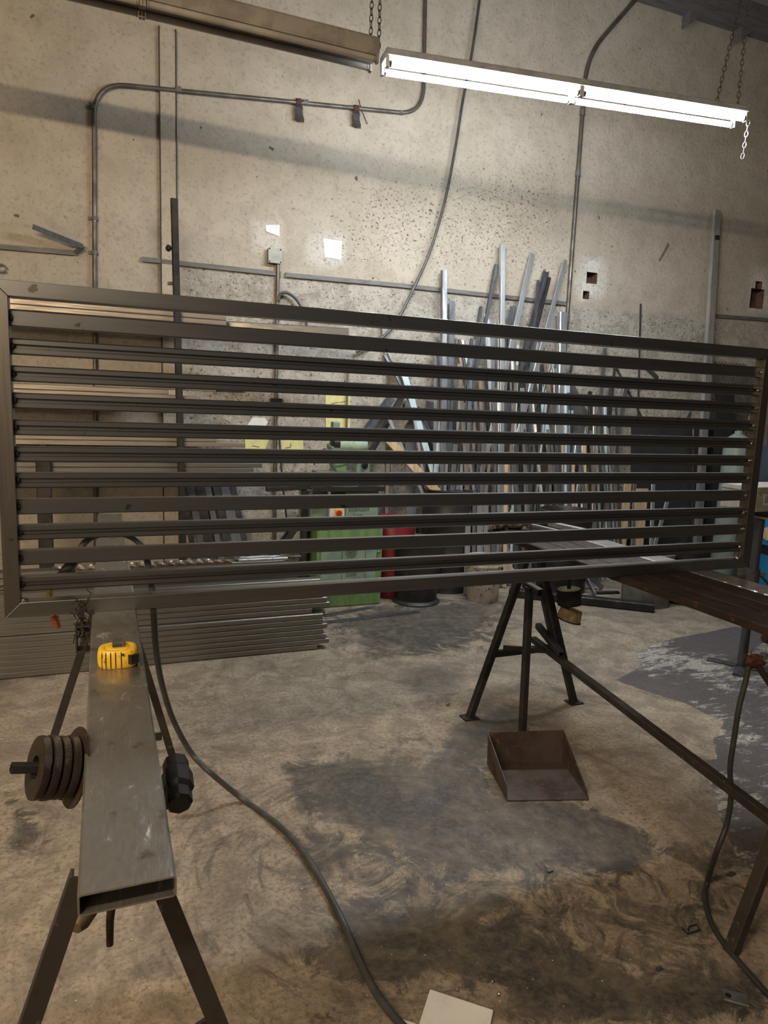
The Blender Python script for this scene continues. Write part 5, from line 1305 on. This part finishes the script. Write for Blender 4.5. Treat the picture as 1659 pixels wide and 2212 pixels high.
# concrete bin, ring, floor beam and stand behind
kx = at(1385, 1300, z=0)
tag(obj('concrete_tub', MB().lathe([(0, 0), (.185, 0), (.19, .01), (.205, .42), (.215, .43), (.215, .45), (.195, .45), (.18, .05), (0, .05)], (kx[0], 4.48, 0), (0, 0, 1), 30), m_conc, smooth=True), 'grey cast concrete tub on the floor behind the right trestle', 'tub')
e1, e0 = at(1420, 1325, z=0), at(1105, 1290, z=0)
fb = e1 - e0; tag(obj('floor_tube', MB().bar((e0[0], e0[1] + .04, .036), (e1[0], e1[1] + .04, .036), .09, .07, 'tube', (0, 0, 1)), m_dark), 'black box tube lying on the floor behind the right trestle', 'steel tube')
q = at(1312, 1284, z=0); tag(obj('floor_tube', MB().bar((q[0] - .1, q[1] + .03, .012), (q[0] + .12, q[1], .012), .04, .022, 'solid', (0, 0, 1)), m_dark), 'short black bar lying beyond the long black tube on the floor', 'steel bar')
sv = at(1266, 1282, z=0); ps = thing('stand_base', 'grey post stand with triangular feet on the floor behind the black box tube', 'stand', sv)
obj('post', MB().bar((sv[0], sv[1] + .1, 0), (sv[0], sv[1] + .1, .62), .05, .05, 'tube', (0, -1, 0)), m_grey, ps)
for dx in (-1, 1):
    obj('gusset', MB().bar((sv[0] + dx * .22, sv[1] + .06, .02), (sv[0] + dx * .02, sv[1] + .10, .2), .04, .02, 'solid', (0, -1, 0)), m_grey, ps)
obj('gusset', MB().bar((sv[0], sv[1] - .12, .02), (sv[0], sv[1] + .08, .2), .04, .02, 'solid', (1, 0, 0)), m_grey, ps)
# dark bin behind the far end of the right trestle
q = at(1215, 1230, y=5.02); tag(obj('trash_bin', MB().lathe([(0, 0), (.19, 0), (.2, .02), (.225, .70), (.235, .72), (.225, .73), (.21, .70), (.18, .05), (0, .05)], (q[0], 5.02, 0), (0, 0, 1), 30), m_drum, smooth=True), 'open dark bin standing in front of the bar pile behind the right trestle', 'bin')
# ring coil on tub
tag(obj('wire_coil', MB().tube([(kx[0] + .36 + .11 * math.cos(i * PI / 9), 4.42 + .11 * math.sin(i * PI / 9), .46 + .0006 * i) for i in range(56)], .008, 6), m_brownbar, smooth=True), 'coil of pale wire on a stump behind the gate near the gas cylinder', 'wire coil')
tag(obj('stump', MB().lathe([(0, 0), (.13, 0), (.125, .2), (.13, .448), (0, .448)], (kx[0] + .36, 4.42, 0), (0, 0, 1), 20), m_dark), 'dark round stump under the wire coil beside the concrete tub', 'stump')
# ------------------------------------------------------------------ things on the floor
for i, (a, b_) in enumerate((((700, 1345), (905, 1321)), ((700, 1330), (800, 1312)))):
    p, q = at(*a, z=.004), at(*b_, z=.004)
    tag(obj('flat_strip', MB().bar(p, q, .05, .006, 'solid', (0, 0, 1)), m_slate), ['longer thin dark flat strip on the floor in front of the green saw', 'shorter dark flat strip on the floor close to the green saw base'][i], 'flat strip')
c = at(1588, 2157, z=0)
wp = MB().bar(at(1562, 2148, z=.005), at(1616, 2163, z=.005), .040, .006, 'solid', (0, 0, 1))
t = thing('steel_tab', 'small blue grey steel tab with a hole on the floor at the lower right', 'steel tab', c); obj('plate', wp, m_grey, t)
hq = at(1573, 2150, z=.0085); obj('hole', MB().lathe([(0, 0), (.008, 0), (.008, .0006), (0, .0006)], hq, (0, 0, 1), 14), m_tapeblk, t)
q = at(1493, 2008, z=.004); tag(obj('wire_clip', MB().tube([at(x, y, z=.004) for x, y in ((1474, 2006), (1485, 2017), (1512, 2009), (1505, 1997), (1490, 2001), (1486, 2010))], .003, 6), m_dark), 'small bent wire clip on the floor left of the near right trestle leg', 'clip')
for i, (x, y, l, lb) in enumerate(((1189, 1882, .02, 'tiny square steel offcut on the floor below the dustpan'), (1581, 1889, .03, 'small dark sliver of steel on the floor left of the hanging cable foot'), (1425, 2094, .02, 'small square clip on the floor right of the foam pads'), (1606, 2190, .035, 'curled pale metal shaving on the floor at the lower right corner'), (1281, 2153, .016, 'small pale chip on the floor between the foam pads and the steel tab'))):
    c = at(x, y, z=.003); tag(obj('metal_chip', MB().bar(c + Vector((-l / 2, 0, 0)), c + Vector((l / 2, .004, 0)), l * .5, .005, 'tube' if i in (0, 2) else 'solid', (0, 0, 1)), m_chrome if i > 2 else m_slate), lb, 'metal chip')
for i, (x, y) in enumerate(((988, 2138), (1064, 2120), (1077, 2147))):
    c = at(x, y, z=.005); tag(obj('steel_slug', MB().blob(c, .005, .005, .005, i, .1, 6), m_chrome, smooth=True), ['small shiny slug just above the larger foam pad', 'upper of two shiny slugs right of the foam pad', 'lower of two shiny slugs right of the foam pad'][i], 'slug', 'shiny slugs on the floor')
c = at(968, 1521, z=.008); tag(obj('steel_slug', MB().blob(c, .012, .008, .008, 7, .2, 6), m_brass, smooth=True), 'small brassy bolt on the floor left of the far trestle foot', 'bolt')
for lb, px in (('larger white foam pad lying on the floor at the bottom edge', [(929, 2136), (1066, 2181), (1055, 2235), (1010, 2300), (880, 2275), (905, 2212)]), ('smaller white foam pad at the bottom edge, left of the larger pad', [(866, 2200), (899, 2210), (880, 2260), (845, 2250)])):
    pts = [at(x, y, z=.012) for x, y in px]
    tag(obj('foam_pad', plate(pts, -.012, (0, 0, 1)), m_tile, bevel=.002), lb, 'foam pad')
